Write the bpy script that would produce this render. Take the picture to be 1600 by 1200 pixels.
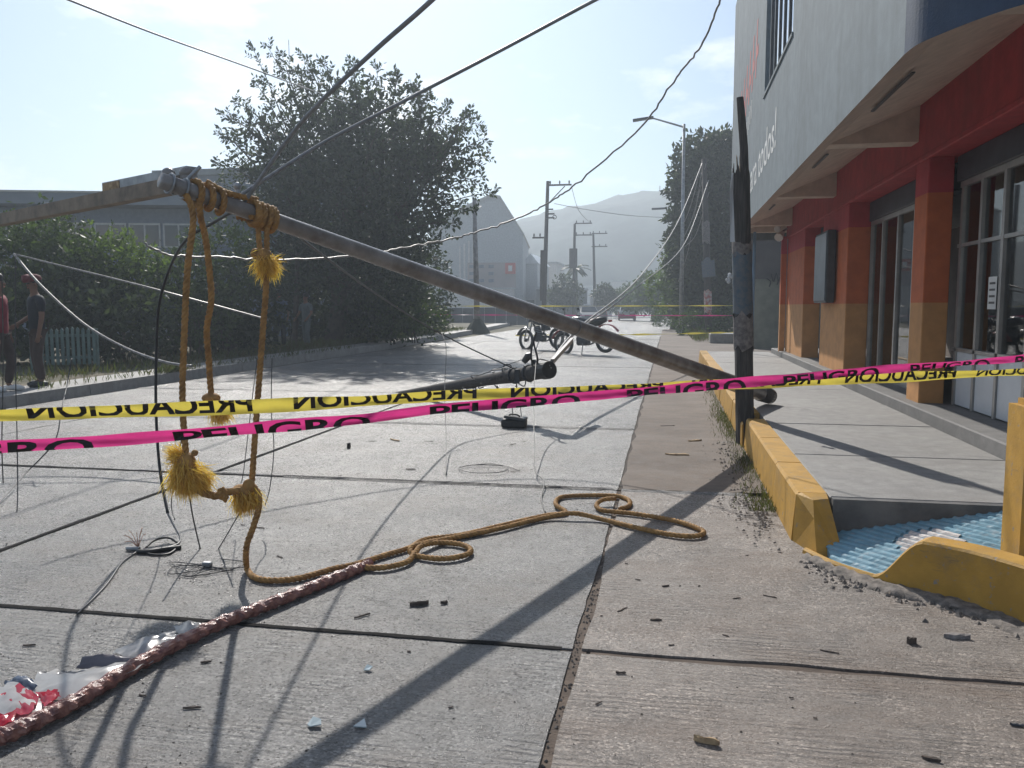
import bpy, bmesh, math, random
import numpy as np
from mathutils import Vector, Matrix
R = math.radians
rnd = random.Random(7)
npr = np.random.default_rng(11)
sc = bpy.context.scene
for o in list(bpy.data.objects): bpy.data.objects.remove(o)

# ---------------------------------------------------------------- camera
PITCH, YAW, EYE, FPX = R(5.40), R(10.707), 1.45, 1290.0
cam = bpy.data.cameras.new('camera'); camo = bpy.data.objects.new('camera', cam)
sc.collection.objects.link(camo); sc.camera = camo
cam.sensor_width = 36.0; cam.lens = 36.0 * FPX / 1600.0
cam.clip_start = 0.05; cam.clip_end = 6000
camo.location = (0, 0, EYE); camo.rotation_euler = (R(90) - PITCH, 0, YAW)

# ---------------------------------------------------------------- sky and sun
SUN_AZ, SUN_EL = R(-21.4), R(37.0)          # azimuth from the road's direction (+y), negative is left
w = bpy.data.worlds.new('World'); sc.world = w; w.use_nodes = True
nt = w.node_tree; nt.nodes.clear()
def wn(t, **k):
    n = nt.nodes.new(t)
    for a, b in k.items(): setattr(n, a, b)
    return n
sky = wn('ShaderNodeTexSky', sky_type='NISHITA', sun_disc=False)
sky.sun_elevation = SUN_EL; sky.sun_rotation = SUN_AZ; sky.air_density = 1.0; sky.dust_density = 0.9; sky.ozone_density = 2.0
tc = wn('ShaderNodeTexCoord'); mp = wn('ShaderNodeMapping'); mp.inputs['Scale'].default_value = (1.0, 1.0, 2.6); mp.inputs['Location'].default_value = (0.35, 0.1, 0.0)
ns = wn('ShaderNodeTexNoise'); ns.inputs['Scale'].default_value = 3.2; ns.inputs['Detail'].default_value = 7; ns.inputs['Roughness'].default_value = 0.55
rp = wn('ShaderNodeValToRGB'); rp.color_ramp.elements[0].position = 0.52; rp.color_ramp.elements[1].position = 0.66
rp.color_ramp.elements[0].color = (0.0, 0.0, 0.0, 1); rp.color_ramp.elements[1].color = (1, 1, 1, 1)
mx = wn('ShaderNodeMix', data_type='RGBA', blend_type='MIX'); mx.inputs['B'].default_value = (14.0, 14.0, 14.0, 1)
ml = wn('ShaderNodeMath', operation='MULTIPLY'); ml.inputs[1].default_value = 0.9
bg = wn('ShaderNodeBackground'); bg.inputs['Strength'].default_value = 0.070
wo = wn('ShaderNodeOutputWorld')
nt.links.new(tc.outputs['Generated'], mp.inputs['Vector']); nt.links.new(mp.outputs['Vector'], ns.inputs['Vector'])
nt.links.new(ns.outputs['Fac'], rp.inputs['Fac']); nt.links.new(rp.outputs['Color'], ml.inputs[0]); nt.links.new(ml.outputs[0], mx.inputs['Factor'])
tn = wn('ShaderNodeMix', data_type='RGBA', blend_type='MULTIPLY'); tn.inputs['Factor'].default_value = 1.0; tn.inputs['B'].default_value = (0.80, 0.93, 1.03, 1)
nt.links.new(sky.outputs['Color'], tn.inputs['A']); nt.links.new(tn.outputs['Result'], mx.inputs['A']); nt.links.new(mx.outputs['Result'], bg.inputs['Color']); nt.links.new(bg.outputs['Background'], wo.inputs['Surface'])
SUN = Vector((math.sin(SUN_AZ) * math.cos(SUN_EL), math.cos(SUN_AZ) * math.cos(SUN_EL), math.sin(SUN_EL)))
sl = bpy.data.lights.new('sun', 'SUN'); sl.energy = 4.2; sl.angle = R(0.55); sl.color = (1.0, 0.955, 0.89)
so = bpy.data.objects.new('sun', sl); sc.collection.objects.link(so); so.location = (0, 0, 60)
so.rotation_euler = (-SUN).to_track_quat('-Z', 'Y').to_euler()
sc.view_settings.view_transform = 'Standard'; sc.view_settings.look = 'None'; sc.view_settings.gamma = 1.0
sc.view_settings.exposure = 0.42; sc.view_settings.use_curve_mapping = False

# ---------------------------------------------------------------- measuring: photo pixel -> place
_fw = np.array([-math.sin(YAW) * math.cos(PITCH), math.cos(YAW) * math.cos(PITCH), -math.sin(PITCH)])
_r = np.array([math.cos(YAW), math.sin(YAW), 0.0]); _u = np.cross(_r, _fw); _c = np.array([0, 0, EYE])
def ray(x, y): return (x - 800) * _r + (600 - y) * _u + FPX * _fw
def G(x, y, z=0.0):
    v = ray(x, y); return Vector(_c + v * ((z - EYE) / v[2]))
def AY(x, y, Y):
    v = ray(x, y); return Vector(_c + v * (Y / v[1]))
def AD(x, y, D):
    return Vector(_c + ray(x, y) * (D / FPX))

# ---------------------------------------------------------------- materials
def ramp2(nt, fac, c1, c2, p1=0.35, p2=0.65):
    r = nt.nodes.new('ShaderNodeValToRGB'); e = r.color_ramp.elements
    e[0].position = p1; e[1].position = p2; e[0].color = (*c1, 1); e[1].color = (*c2, 1)
    nt.links.new(fac, r.inputs['Fac']); return r.outputs['Color']
def noise(nt, vec, scale, detail=4, rough=0.55, stretch=None):
    if stretch:
        m = nt.nodes.new('ShaderNodeMapping'); m.inputs['Scale'].default_value = stretch
        nt.links.new(vec, m.inputs['Vector']); vec = m.outputs['Vector']
    n = nt.nodes.new('ShaderNodeTexNoise'); n.inputs['Scale'].default_value = scale
    n.inputs['Detail'].default_value = detail; n.inputs['Roughness'].default_value = rough
    nt.links.new(vec, n.inputs['Vector']); return n.outputs['Fac']
def mix(nt, f, a, b, t='MIX'):
    m = nt.nodes.new('ShaderNodeMix'); m.data_type = 'RGBA'; m.blend_type = t
    for s, v in (('Factor', f), ('A', a), ('B', b)):
        if isinstance(v, (int, float)): m.inputs[s].default_value = v
        elif isinstance(v, tuple): m.inputs[s].default_value = (*v, 1)
        else: nt.links.new(v, m.inputs[s])
    return m.outputs['Result']
def base(name, rough=0.7, spec=0.5, metal=0.0):
    m = bpy.data.materials.new(name); m.use_nodes = True; nt = m.node_tree
    b = nt.nodes['Principled BSDF']; b.inputs['Roughness'].default_value = rough
    b.inputs['Specular IOR Level'].default_value = spec; b.inputs['Metallic'].default_value = metal
    g = nt.nodes.new('ShaderNodeNewGeometry')
    return m, nt, b, g.outputs['Position'], g
def bump(nt, b, h, strength=0.3, dist=0.01):
    n = nt.nodes.new('ShaderNodeBump'); n.inputs['Strength'].default_value = strength; n.inputs['Distance'].default_value = dist
    nt.links.new(h, n.inputs['Height']); nt.links.new(n.outputs['Normal'], b.inputs['Normal'])
def mat(name, c1, c2=None, scale=3.0, rough=0.7, spec=0.4, metal=0.0, bmp=0.0, bscale=40.0, stretch=None, local=False, alpha=None):
    m, nt, b, pos, g = base(name, rough, spec, metal)
    if local:
        t = nt.nodes.new('ShaderNodeTexCoord'); pos = t.outputs['Object']
    if c2 is None: c2 = tuple(v * 0.78 for v in c1)
    col = ramp2(nt, noise(nt, pos, scale, 5, 0.6, stretch), c2, c1)
    nt.links.new(col, b.inputs['Base Color'])
    if bmp: bump(nt, b, noise(nt, pos, bscale, 4, 0.6, stretch), bmp, 0.01)
    return m
MAT = {}
def concrete(name, c1, c2, stain=None, tine=True, rough=0.55, speck=True, stain_amt=0.5):
    m, nt, b, pos, g = base(name, rough, 0.65)
    big = noise(nt, pos, 0.55, 6, 0.65); mid = noise(nt, pos, 7, 6, 0.7); fine = noise(nt, pos, 140, 3, 0.75)
    col = ramp2(nt, big, c2, c1, 0.32, 0.66)
    col = mix(nt, 0.75, col, ramp2(nt, mid, (0.55,) * 3, (1.2,) * 3, 0.32, 0.68), 'MULTIPLY')
    h = fine; rsrc = mid
    if speck:      # worn skin: pale and dark aggregate, pits between
        mp = nt.nodes.new('ShaderNodeMapping'); mp.inputs['Scale'].default_value = (0.9, 1.1, 1); nt.links.new(pos, mp.inputs['Vector'])
        v = nt.nodes.new('ShaderNodeTexVoronoi'); v.inputs['Scale'].default_value = 120; v.inputs['Randomness'].default_value = 1.0; nt.links.new(mp.outputs['Vector'], v.inputs['Vector'])
        sp = nt.nodes.new('ShaderNodeSeparateColor'); nt.links.new(v.outputs['Color'], sp.inputs[0])
        cell = mix(nt, 1.0, ramp2(nt, sp.outputs['Red'], (0.42,) * 3, (0.95,) * 3, 0.0, 0.35), ramp2(nt, sp.outputs['Red'], (1.0,) * 3, (2.6,) * 3, 0.72, 1.0), 'MULTIPLY')
        gate = ramp2(nt, noise(nt, pos, 1.3, 6, 0.75), (0.10,) * 3, (1.0,) * 3, 0.40, 0.60)
        col = mix(nt, gate, col, mix(nt, 1.0, col, cell, 'MULTIPLY'))
        pit = ramp2(nt, noise(nt, pos, 48, 5, 0.85, (0.8, 1.5, 1)), (0.22,) * 3, (1.0,) * 3, 0.34, 0.45)
        col = mix(nt, 0.85, col, pit, 'MULTIPLY')
        e = nt.nodes.new('ShaderNodeMath'); e.operation = 'MULTIPLY_ADD'; nt.links.new(sp.outputs['Green'], e.inputs[0]); e.inputs[1].default_value = 0.9; nt.links.new(fine, e.inputs[2]); h = e.outputs[0]
        rsrc = sp.outputs['Blue']
    else:
        col = mix(nt, 0.5, col, ramp2(nt, fine, (0.6,) * 3, (1.25,) * 3, 0.35, 0.68), 'MULTIPLY')
    if tine:       # broken broom lines across the lane
        wv = nt.nodes.new('ShaderNodeTexWave'); wv.wave_type = 'BANDS'; wv.bands_direction = 'Y'
        wv.inputs['Scale'].default_value = 8.5; wv.inputs['Distortion'].default_value = 9.0; wv.inputs['Detail'].default_value = 4; wv.inputs['Detail Scale'].default_value = 1.6; wv.inputs['Detail Roughness'].default_value = 0.7
        mp = nt.nodes.new('ShaderNodeMapping'); mp.inputs['Scale'].default_value = (0.16, 1, 1)
        nt.links.new(pos, mp.inputs['Vector']); nt.links.new(mp.outputs['Vector'], wv.inputs['Vector'])
        wear = ramp2(nt, noise(nt, pos, 1.6, 5, 0.7), (0,) * 3, (1,) * 3, 0.42, 0.62)
        line = ramp2(nt, wv.outputs['Fac'], (0.38,) * 3, (1,) * 3, 0.03, 0.22)
        col = mix(nt, mix(nt, 0.6, (0, 0, 0), wear), col, mix(nt, 1.0, col, line, 'MULTIPLY'))
        mm = nt.nodes.new('ShaderNodeMath'); mm.operation = 'MULTIPLY'; nt.links.new(wv.outputs['Fac'], mm.inputs[0]); nt.links.new(wear, mm.inputs[1])
        ma = nt.nodes.new('ShaderNodeMath'); ma.operation = 'MULTIPLY_ADD'; nt.links.new(mm.outputs[0], ma.inputs[0]); ma.inputs[1].default_value = 0.8; nt.links.new(h, ma.inputs[2]); h = ma.outputs[0]
    if stain:
        sf = ramp2(nt, noise(nt, pos, 0.9, 7, 0.72, (1, 1.9, 1)), (0,) * 3, (stain_amt,) * 3, 0.46, 0.70)
        col = mix(nt, sf, col, stain)
        oil = ramp2(nt, noise(nt, pos, 2.3, 5, 0.6, (1.6, 0.7, 1)), (0,) * 3, (0.5,) * 3, 0.62, 0.74)
        col = mix(nt, oil, col, tuple(v * 0.45 for v in c2))
    nt.links.new(col, b.inputs['Base Color'])
    rr = nt.nodes.new('ShaderNodeMapRange'); rr.inputs['To Min'].default_value = rough - 0.30; rr.inputs['To Max'].default_value = rough + 0.25
    nt.links.new(rsrc, rr.inputs['Value']); nt.links.new(rr.outputs['Result'], b.inputs['Roughness'])
    bump(nt, b, h, 0.85, 0.008)
    return m
MAT['slab'] = concrete('road_concrete', (0.265, 0.253, 0.24), (0.145, 0.140, 0.135), (0.15, 0.118, 0.093), stain_amt=0.5, rough=0.46)
MAT['slab_dirty'] = concrete('dusty_concrete', (0.295, 0.25, 0.215), (0.185, 0.157, 0.135), (0.15, 0.105, 0.076), stain_amt=0.85)
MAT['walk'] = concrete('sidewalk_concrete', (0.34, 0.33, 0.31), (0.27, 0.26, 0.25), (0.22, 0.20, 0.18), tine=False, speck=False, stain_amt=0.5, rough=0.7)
MAT['filler'] = concrete('joint_mortar', (0.24, 0.23, 0.22), (0.11, 0.105, 0.10), None, tine=False, rough=0.8)
MAT['dirt'] = concrete('road_dirt', (0.225, 0.18, 0.145), (0.14, 0.11, 0.088), (0.27, 0.23, 0.20), tine=False, speck=False, rough=0.9)
MAT['gravel'] = mat('gravel', (0.27, 0.235, 0.205), (0.09, 0.08, 0.07), 22, 0.85, bmp=0.5, bscale=80)
MAT['under'] = mat('joint_dirt', (0.10, 0.08, 0.065), (0.045, 0.04, 0.035), 20, 0.95, bmp=0.4, bscale=120)
MAT['earth'] = mat('earth', (0.16, 0.13, 0.09), (0.07, 0.075, 0.04), 1.2, 0.95, bmp=0.4, bscale=20)
def paint(name, c, dirt=(0.16, 0.12, 0.08), amt=0.6, rough=0.6, sc_=2.5, chips=None, streak=0.0):
    m, nt, b, pos, g = base(name, rough, 0.35)
    col = mix(nt, 0.6, c, ramp2(nt, noise(nt, pos, 6, 5, 0.6), (0.72,) * 3, (1.1,) * 3), 'MULTIPLY')
    f = ramp2(nt, noise(nt, pos, sc_ * 2.2, 7, 0.7), (0,) * 3, (amt,) * 3, 0.52, 0.72)
    col = mix(nt, f, col, dirt)
    if streak:      # rain streaks running down the render
        sf = ramp2(nt, noise(nt, pos, 2.2, 6, 0.7, (1.5, 1.5, 0.10)), (0,) * 3, (streak,) * 3, 0.48, 0.75); col = mix(nt, sf, col, tuple(v * 0.5 for v in c))
        lf = ramp2(nt, noise(nt, pos, 0.7, 5, 0.7), (0.86,) * 3, (1.08,) * 3, 0.3, 0.7); col = mix(nt, 1.0, col, lf, 'MULTIPLY')
    if chips:       # flaked paint baring the concrete
        cf = ramp2(nt, noise(nt, pos, 17, 7, 0.78), (0,) * 3, (1,) * 3, 0.61, 0.635); col = mix(nt, cf, col, chips)
        sc2 = ramp2(nt, noise(nt, pos, 5, 6, 0.75, (1, 0.25, 3)), (0,) * 3, (0.7,) * 3, 0.60, 0.72); col = mix(nt, sc2, col, tuple(v * 0.45 for v in chips))
    nt.links.new(col, b.inputs['Base Color'])
    bump(nt, b, noise(nt, pos, 60, 4, 0.65), 0.35, 0.006); return m
MAT['yellow'] = paint('kerb_yellow_paint', (0.50, 0.28, 0.05), (0.27, 0.19, 0.10), 0.65, chips=(0.27, 0.24, 0.20))
MAT['blue_ramp'] = paint('ramp_blue_paint', (0.19, 0.36, 0.45), (0.42, 0.45, 0.46), 0.7, 0.4, 9)
MAT['white_ramp'] = paint('ramp_white_paint', (0.62, 0.58, 0.55), (0.3, 0.3, 0.3), 0.5, 0.55, 6)
MAT['grey_wall'] = paint('grey_render', (0.155, 0.195, 0.22), (0.13, 0.16, 0.18), 0.5, 0.8, 0.6, streak=0.55)
MAT['navy_wall'] = paint('navy_render', (0.035, 0.06, 0.11), (0.06, 0.075, 0.095), 0.4, 0.7, 0.6)
MAT['soffit'] = paint('soffit_beige', (0.60, 0.50, 0.42), (0.46, 0.38, 0.32), 0.5, 0.85, 0.8)
MAT['red_wall'] = paint('beam_red', (0.43, 0.045, 0.05), (0.25, 0.05, 0.04), 0.4, 0.7, 0.8, streak=0.4)
def banded(name, zs, cols):
    m, nt, b, pos, g = base(name, 0.7, 0.35)
    sp = nt.nodes.new('ShaderNodeSeparateXYZ'); nt.links.new(pos, sp.inputs[0])
    mr = nt.nodes.new('ShaderNodeMapRange'); mr.inputs['From Max'].default_value = 4.0; nt.links.new(sp.outputs['Z'], mr.inputs['Value'])
    r = nt.nodes.new('ShaderNodeValToRGB'); r.color_ramp.interpolation = 'CONSTANT'; e = r.color_ramp.elements
    e[0].position = 0; e[0].color = (*cols[0], 1); e[1].position = zs[0] / 4; e[1].color = (*cols[1], 1)
    for z, c in zip(zs[1:], cols[2:]):
        q = e.new(z / 4); q.color = (*c, 1)
    nt.links.new(mr.outputs['Result'], r.inputs['Fac'])
    col = mix(nt, 0.6, r.outputs['Color'], ramp2(nt, noise(nt, pos, 5, 5, 0.6), (0.75,) * 3, (1.1,) * 3), 'MULTIPLY')
    nt.links.new(col, b.inputs['Base Color']); bump(nt, b, noise(nt, pos, 50, 4, 0.6), 0.25, 0.006); return m
MAT['column'] = banded('column_paint', [1.47, 2.62], [(0.52, 0.255, 0.09), (0.50, 0.12, 0.036), (0.42, 0.042, 0.05)])
MAT['wood_pole'] = mat('weathered_pole_wood', (0.085, 0.075, 0.07), (0.035, 0.032, 0.032), 6, 0.85, bmp=0.7, bscale=22, stretch=(9, 9, 0.7))
MAT['metal_pole'] = mat('grey_pole_wood', (0.27, 0.25, 0.235), (0.14, 0.12, 0.105), 5, 0.27, 0.6, bmp=0.25, bscale=45)
MAT['crossarm'] = mat('crossarm_timber', (0.30, 0.24, 0.18), (0.17, 0.14, 0.11), 9, 0.7, bmp=0.4, bscale=40)
MAT['fresh_wood'] = mat('split_wood', (0.52, 0.38, 0.22), (0.25, 0.16, 0.09), 30, 0.8, bmp=0.5, bscale=60)
MAT['steel'] = mat('galvanised_steel', (0.38, 0.39, 0.40), (0.22, 0.23, 0.24), 8, 0.45, 0.5, 0.7)
MAT['black'] = mat('black_rubber', (0.022, 0.022, 0.024), (0.012, 0.012, 0.012), 20, 0.5, 0.5)
MAT['insulator'] = mat('dark_insulator', (0.04, 0.035, 0.035), (0.02, 0.02, 0.02), 12, 0.3, 0.6)
MAT['wire'] = mat('wire_grey', (0.07, 0.068, 0.066), (0.04, 0.04, 0.04), 20, 0.5, 0.5)
MAT['cable_pale'] = mat('aluminium_cable', (0.32, 0.31, 0.30), (0.15, 0.145, 0.14), 25, 0.45, 0.5, 0.4)
MAT['cable_dark'] = mat('overhead_cable', (0.26, 0.27, 0.29), (0.17, 0.175, 0.18), 25, 0.5, 0.5)
MAT['copper'] = mat('copper_strand', (0.50, 0.22, 0.13), (0.28, 0.12, 0.08), 40, 0.35, 0.5, 0.7)
MAT['rope'] = mat('yellow_rope', (0.46, 0.255, 0.085), (0.25, 0.135, 0.05), 25, 0.75, 0.3, bmp=0.4, bscale=150)
MAT['white_paint'] = mat('white_paint', (0.72, 0.72, 0.70), (0.60, 0.60, 0.59), 5, 0.6)
MAT['white_panel'] = mat('white_panel', (0.62, 0.64, 0.66), (0.52, 0.54, 0.56), 2, 0.35)
MAT['red_paint'] = mat('faded_red_paint', (0.55, 0.09, 0.07), (0.42, 0.10, 0.09), 5, 0.6)
MAT['alu'] = mat('aluminium_frame', (0.42, 0.41, 0.39), (0.33, 0.32, 0.31), 6, 0.4, 0.5, 0.6)
MAT['dark_metal'] = mat('dark_metal', (0.05, 0.055, 0.065), (0.03, 0.033, 0.04), 6, 0.5)
MAT['shutter'] = mat('roller_shutter', (0.06, 0.065, 0.08), (0.04, 0.045, 0.055), 4, 0.5)
def leafmat(name, c1, c2, trans=0.35):
    m = bpy.data.materials.new(name); m.use_nodes = True; nt = m.node_tree; nt.nodes.clear()
    g = nt.nodes.new('ShaderNodeNewGeometry'); col = ramp2(nt, g.outputs['Random Per Island'], c2, c1, 0.1, 0.9)
    d = nt.nodes.new('ShaderNodeBsdfPrincipled'); d.inputs['Roughness'].default_value = 0.55; d.inputs['Specular IOR Level'].default_value = 0.3
    t = nt.nodes.new('ShaderNodeBsdfTranslucent'); mxs = nt.nodes.new('ShaderNodeMixShader'); mxs.inputs[0].default_value = trans
    tcol = mix(nt, 1.0, col, (1.5, 1.7, 0.7), 'MULTIPLY')
    o = nt.nodes.new('ShaderNodeOutputMaterial')
    nt.links.new(col, d.inputs['Base Color']); nt.links.new(tcol, t.inputs['Color'])
    nt.links.new(d.outputs[0], mxs.inputs[1]); nt.links.new(t.outputs[0], mxs.inputs[2]); nt.links.new(mxs.outputs[0], o.inputs['Surface'])
    return m
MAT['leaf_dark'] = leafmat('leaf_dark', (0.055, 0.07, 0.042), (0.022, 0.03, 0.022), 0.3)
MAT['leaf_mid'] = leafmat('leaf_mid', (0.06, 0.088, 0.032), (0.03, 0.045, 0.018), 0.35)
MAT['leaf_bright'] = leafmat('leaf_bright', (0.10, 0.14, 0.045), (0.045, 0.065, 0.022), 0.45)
MAT['grass'] = leafmat('grass_blades', (0.075, 0.095, 0.035), (0.085, 0.07, 0.035), 0.3)
MAT['bark'] = mat('bark', (0.09, 0.07, 0.055), (0.045, 0.035, 0.03), 8, 0.9, bmp=0.6, bscale=25)
def glass(name, tint=(0.02, 0.024, 0.03), rough=0.03, trans=0.0):
    m, nt, b, pos, g = base(name, rough, 0.6); b.inputs['Base Color'].default_value = (*tint, 1)
    b.inputs['Transmission Weight'].default_value = trans; b.inputs['IOR'].default_value = 1.45; return m
MAT['glass'] = glass('dark_glass')
def pane_glass(name):
    m = bpy.data.materials.new(name); m.use_nodes = True; nt = m.node_tree; nt.nodes.clear()
    t = nt.nodes.new('ShaderNodeBsdfTransparent'); t.inputs[0].default_value = (0.85, 0.88, 0.9, 1)
    g = nt.nodes.new('ShaderNodeBsdfGlossy'); g.inputs['Roughness'].default_value = 0.02
    f = nt.nodes.new('ShaderNodeFresnel'); f.inputs[0].default_value = 1.5
    x = nt.nodes.new('ShaderNodeMixShader'); o = nt.nodes.new('ShaderNodeOutputMaterial')
    nt.links.new(f.outputs[0], x.inputs[0]); nt.links.new(t.outputs[0], x.inputs[1]); nt.links.new(g.outputs[0], x.inputs[2]); nt.links.new(x.outputs[0], o.inputs['Surface'])
    return m
MAT['shop_glass'] = pane_glass('shop_glass')
def plastic(name, c, rough=0.28, trans=0.3):
    m = bpy.data.materials.new(name); m.use_nodes = True; nt = m.node_tree; nt.nodes.clear()
    g = nt.nodes.new('ShaderNodeNewGeometry')
    col = mix(nt, 0.4, c, ramp2(nt, noise(nt, g.outputs['Position'], 14, 4, 0.6), (0.75,) * 3, (1.12,) * 3), 'MULTIPLY')
    d = nt.nodes.new('ShaderNodeBsdfPrincipled'); d.inputs['Roughness'].default_value = rough; d.inputs['Specular IOR Level'].default_value = 0.45
    t = nt.nodes.new('ShaderNodeBsdfTranslucent'); x = nt.nodes.new('ShaderNodeMixShader'); x.inputs[0].default_value = trans
    o = nt.nodes.new('ShaderNodeOutputMaterial')
    nt.links.new(col, d.inputs['Base Color']); nt.links.new(col, t.inputs[0]); nt.links.new(d.outputs[0], x.inputs[1]); nt.links.new(t.outputs[0], x.inputs[2])
    nt.links.new(x.outputs[0], o.inputs['Surface']); return m
MAT['tape_yellow'] = plastic('tape_yellow', (0.66, 0.55, 0.09), 0.3, 0.45)
MAT['tape_pink'] = plastic('tape_pink', (0.66, 0.05, 0.24), 0.3, 0.45)
MAT['tape_ink'] = plastic('tape_ink', (0.018, 0.014, 0.012), 0.4, 0.05)
MAT['sheet'] = plastic('torn_plastic_white', (0.55, 0.54, 0.53), 0.22, 0.35)
MAT['sheet_red'] = plastic('torn_plastic_red', (0.50, 0.03, 0.06), 0.22, 0.35)

# ---------------------------------------------------------------- mesh building
col0 = sc.collection
class MB:
    def __init__(s): s.v = []; s.f = []
    def add(s, vs, fs):
        n = len(s.v); s.v += [tuple(p) for p in vs]; s.f += [tuple(i + n for i in f) for f in fs]; return s
    def bb(s, a, b):
        (x0, y0, z0), (x1, y1, z1) = a, b
        return s.add([(x0, y0, z0), (x1, y0, z0), (x1, y1, z0), (x0, y1, z0), (x0, y0, z1), (x1, y0, z1), (x1, y1, z1), (x0, y1, z1)],
                     [(0, 3, 2, 1), (4, 5, 6, 7), (0, 1, 5, 4), (1, 2, 6, 5), (2, 3, 7, 6), (3, 0, 4, 7)])
    def cbox(s, a, b, c=0.01):            # box with chamfered long edges (all 12)
        (x0, y0, z0), (x1, y1, z1) = a, b
        bm = bmesh.new(); bmesh.ops.create_cube(bm, size=1)
        for v in bm.verts: v.co = Vector(((x0 + x1) / 2 + v.co.x * (x1 - x0), (y0 + y1) / 2 + v.co.y * (y1 - y0), (z0 + z1) / 2 + v.co.z * (z1 - z0)))
        bmesh.ops.bevel(bm, geom=bm.edges[:], offset=c, segments=1, affect='EDGES', profile=0.5)
        bm.verts.index_update(); s.add([v.co for v in bm.verts], [[v.index for v in f.verts] for f in bm.faces]); bm.free(); return s
    def obox(s, c, ax, half):             # oriented box: centre, 3 axes, half sizes
        c = Vector(c); A = [Vector(a).normalized() * h for a, h in zip(ax, half)]
        vs = [c + A[0] * i + A[1] * j + A[2] * k for k in (-1, 1) for j in (-1, 1) for i in (-1, 1)]
        return s.add(vs, [(0, 2, 3, 1), (4, 5, 7, 6), (0, 1, 5, 4), (1, 3, 7, 5), (3, 2, 6, 7), (2, 0, 4, 6)])
    def tube(s, pts, r, n=8, cap=True):
        pts = [Vector(p) for p in pts]; m = len(pts)
        rs = r if isinstance(r, (list, tuple)) else [r] * m
        up = None; rings = []
        for i, p in enumerate(pts):
            t = (pts[min(i + 1, m - 1)] - pts[max(i - 1, 0)])
            if t.length < 1e-9: t = Vector((0, 0, 1))
            t.normalize()
            if up is None:
                up = Vector((0, 0, 1)) if abs(t.z) < 0.9 else Vector((1, 0, 0))
            a = (up - t * up.dot(t))
            if a.length < 1e-6: a = t.orthogonal()
            a.normalize(); up = a; b = t.cross(a)
            rings.append([p + (a * math.cos(2 * math.pi * k / n) + b * math.sin(2 * math.pi * k / n)) * rs[i] for k in range(n)])
        vs = [q for g in rings for q in g]
        fs = [(i * n + k, i * n + (k + 1) % n, (i + 1) * n + (k + 1) % n, (i + 1) * n + k) for i in range(m - 1) for k in range(n)]
        if cap: fs += [tuple(range(n - 1, -1, -1)), tuple((m - 1) * n + k for k in range(n))]
        return s.add(vs, fs)
    def cyl(s, a, b, r0, r1=None, n=12): return s.tube([a, b], [r0, r0 if r1 is None else r1], n)
    def ball(s, c, r, n=8, m=6):
        rx, ry, rz = r if isinstance(r, (list, tuple)) else (r, r, r)
        vs = [(c[0], c[1], c[2] - rz)]
        for i in range(1, m):
            a = -math.pi / 2 + math.pi * i / m
            for k in range(n): vs.append((c[0] + rx * math.cos(a) * math.cos(2 * math.pi * k / n), c[1] + ry * math.cos(a) * math.sin(2 * math.pi * k / n), c[2] + rz * math.sin(a)))
        vs.append((c[0], c[1], c[2] + rz)); fs = []
        for k in range(n): fs.append((0, 1 + (k + 1) % n, 1 + k))
        for i in range(m - 2):
            for k in range(n): a = 1 + i * n; fs.append((a + k, a + (k + 1) % n, a + n + (k + 1) % n, a + n + k))
        L = len(vs) - 1
        for k in range(n): fs.append((L, L - n + k, L - n + (k + 1) % n))
        return s.add(vs, fs)
    def torus(s, c, ax, Rr, r, n=24, m=8):
        ax = Vector(ax).normalized(); a = ax.orthogonal().normalized(); b = ax.cross(a); vs = []; fs = []
        for i in range(n):
            d = a * math.cos(2 * math.pi * i / n) + b * math.sin(2 * math.pi * i / n)
            for k in range(m): vs.append(Vector(c) + d * (Rr + r * math.cos(2 * math.pi * k / m)) + ax * r * math.sin(2 * math.pi * k / m))
        for i in range(n):
            for k in range(m): fs.append((i * m + k, ((i + 1) % n) * m + k, ((i + 1) % n) * m + (k + 1) % m, i * m + (k + 1) % m))
        return s.add(vs, fs)
    def prism(s, poly, d):                # closed 3-D polygon extruded along d
        n = len(poly); d = Vector(d); P = [Vector(p) for p in poly]
        return s.add(P + [p + d for p in P], [tuple(range(n - 1, -1, -1)), tuple(range(n, 2 * n))] + [(i, (i + 1) % n, n + (i + 1) % n, n + i) for i in range(n)])
def fixn(me):
    bm = bmesh.new(); bm.from_mesh(me); bmesh.ops.recalc_face_normals(bm, faces=bm.faces[:]); bm.to_mesh(me); bm.free()
def part(name, mb, material, parent=None, smooth=False, label=None, kind=None, local=False, fix=True):
    me = bpy.data.meshes.new(name)
    vs = mb.v
    if parent is not None and not local:
        L = Vector((0, 0, 0)); p = parent
        while p is not None: L += p.location; p = p.parent
        vs = [(x - L.x, y - L.y, z - L.z) for x, y, z in vs]
    me.from_pydata(vs, [], mb.f)
    if fix: fixn(me)
    if smooth:
        me.polygons.foreach_set('use_smooth', [True] * len(me.polygons))
    me.materials.append(MAT[material] if isinstance(material, str) else material)
    o = bpy.data.objects.new(name, me); col0.objects.link(o)
    if parent is not None: o.parent = parent
    if label: o['label'] = label
    if kind: o['kind'] = kind
    return o
def tag(o, label, cat, group=None):
    o['label'] = label; o['category'] = cat
    if group: o['group'] = group
    return o
def thing(name, label, cat, loc=(0, 0, 0), group=None):
    o = bpy.data.objects.new(name, None); col0.objects.link(o); o.location = loc; o.empty_display_size = 0.2
    return tag(o, label, cat, group)
def struct(name, mb, m, label=None, smooth=False):
    o = part(name, mb, m, None, smooth, label, 'structure'); return o
def sroot(name, label=None):
    o = bpy.data.objects.new(name, None); col0.objects.link(o); o['kind'] = 'structure'
    if label: o['label'] = label
    return o
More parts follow.
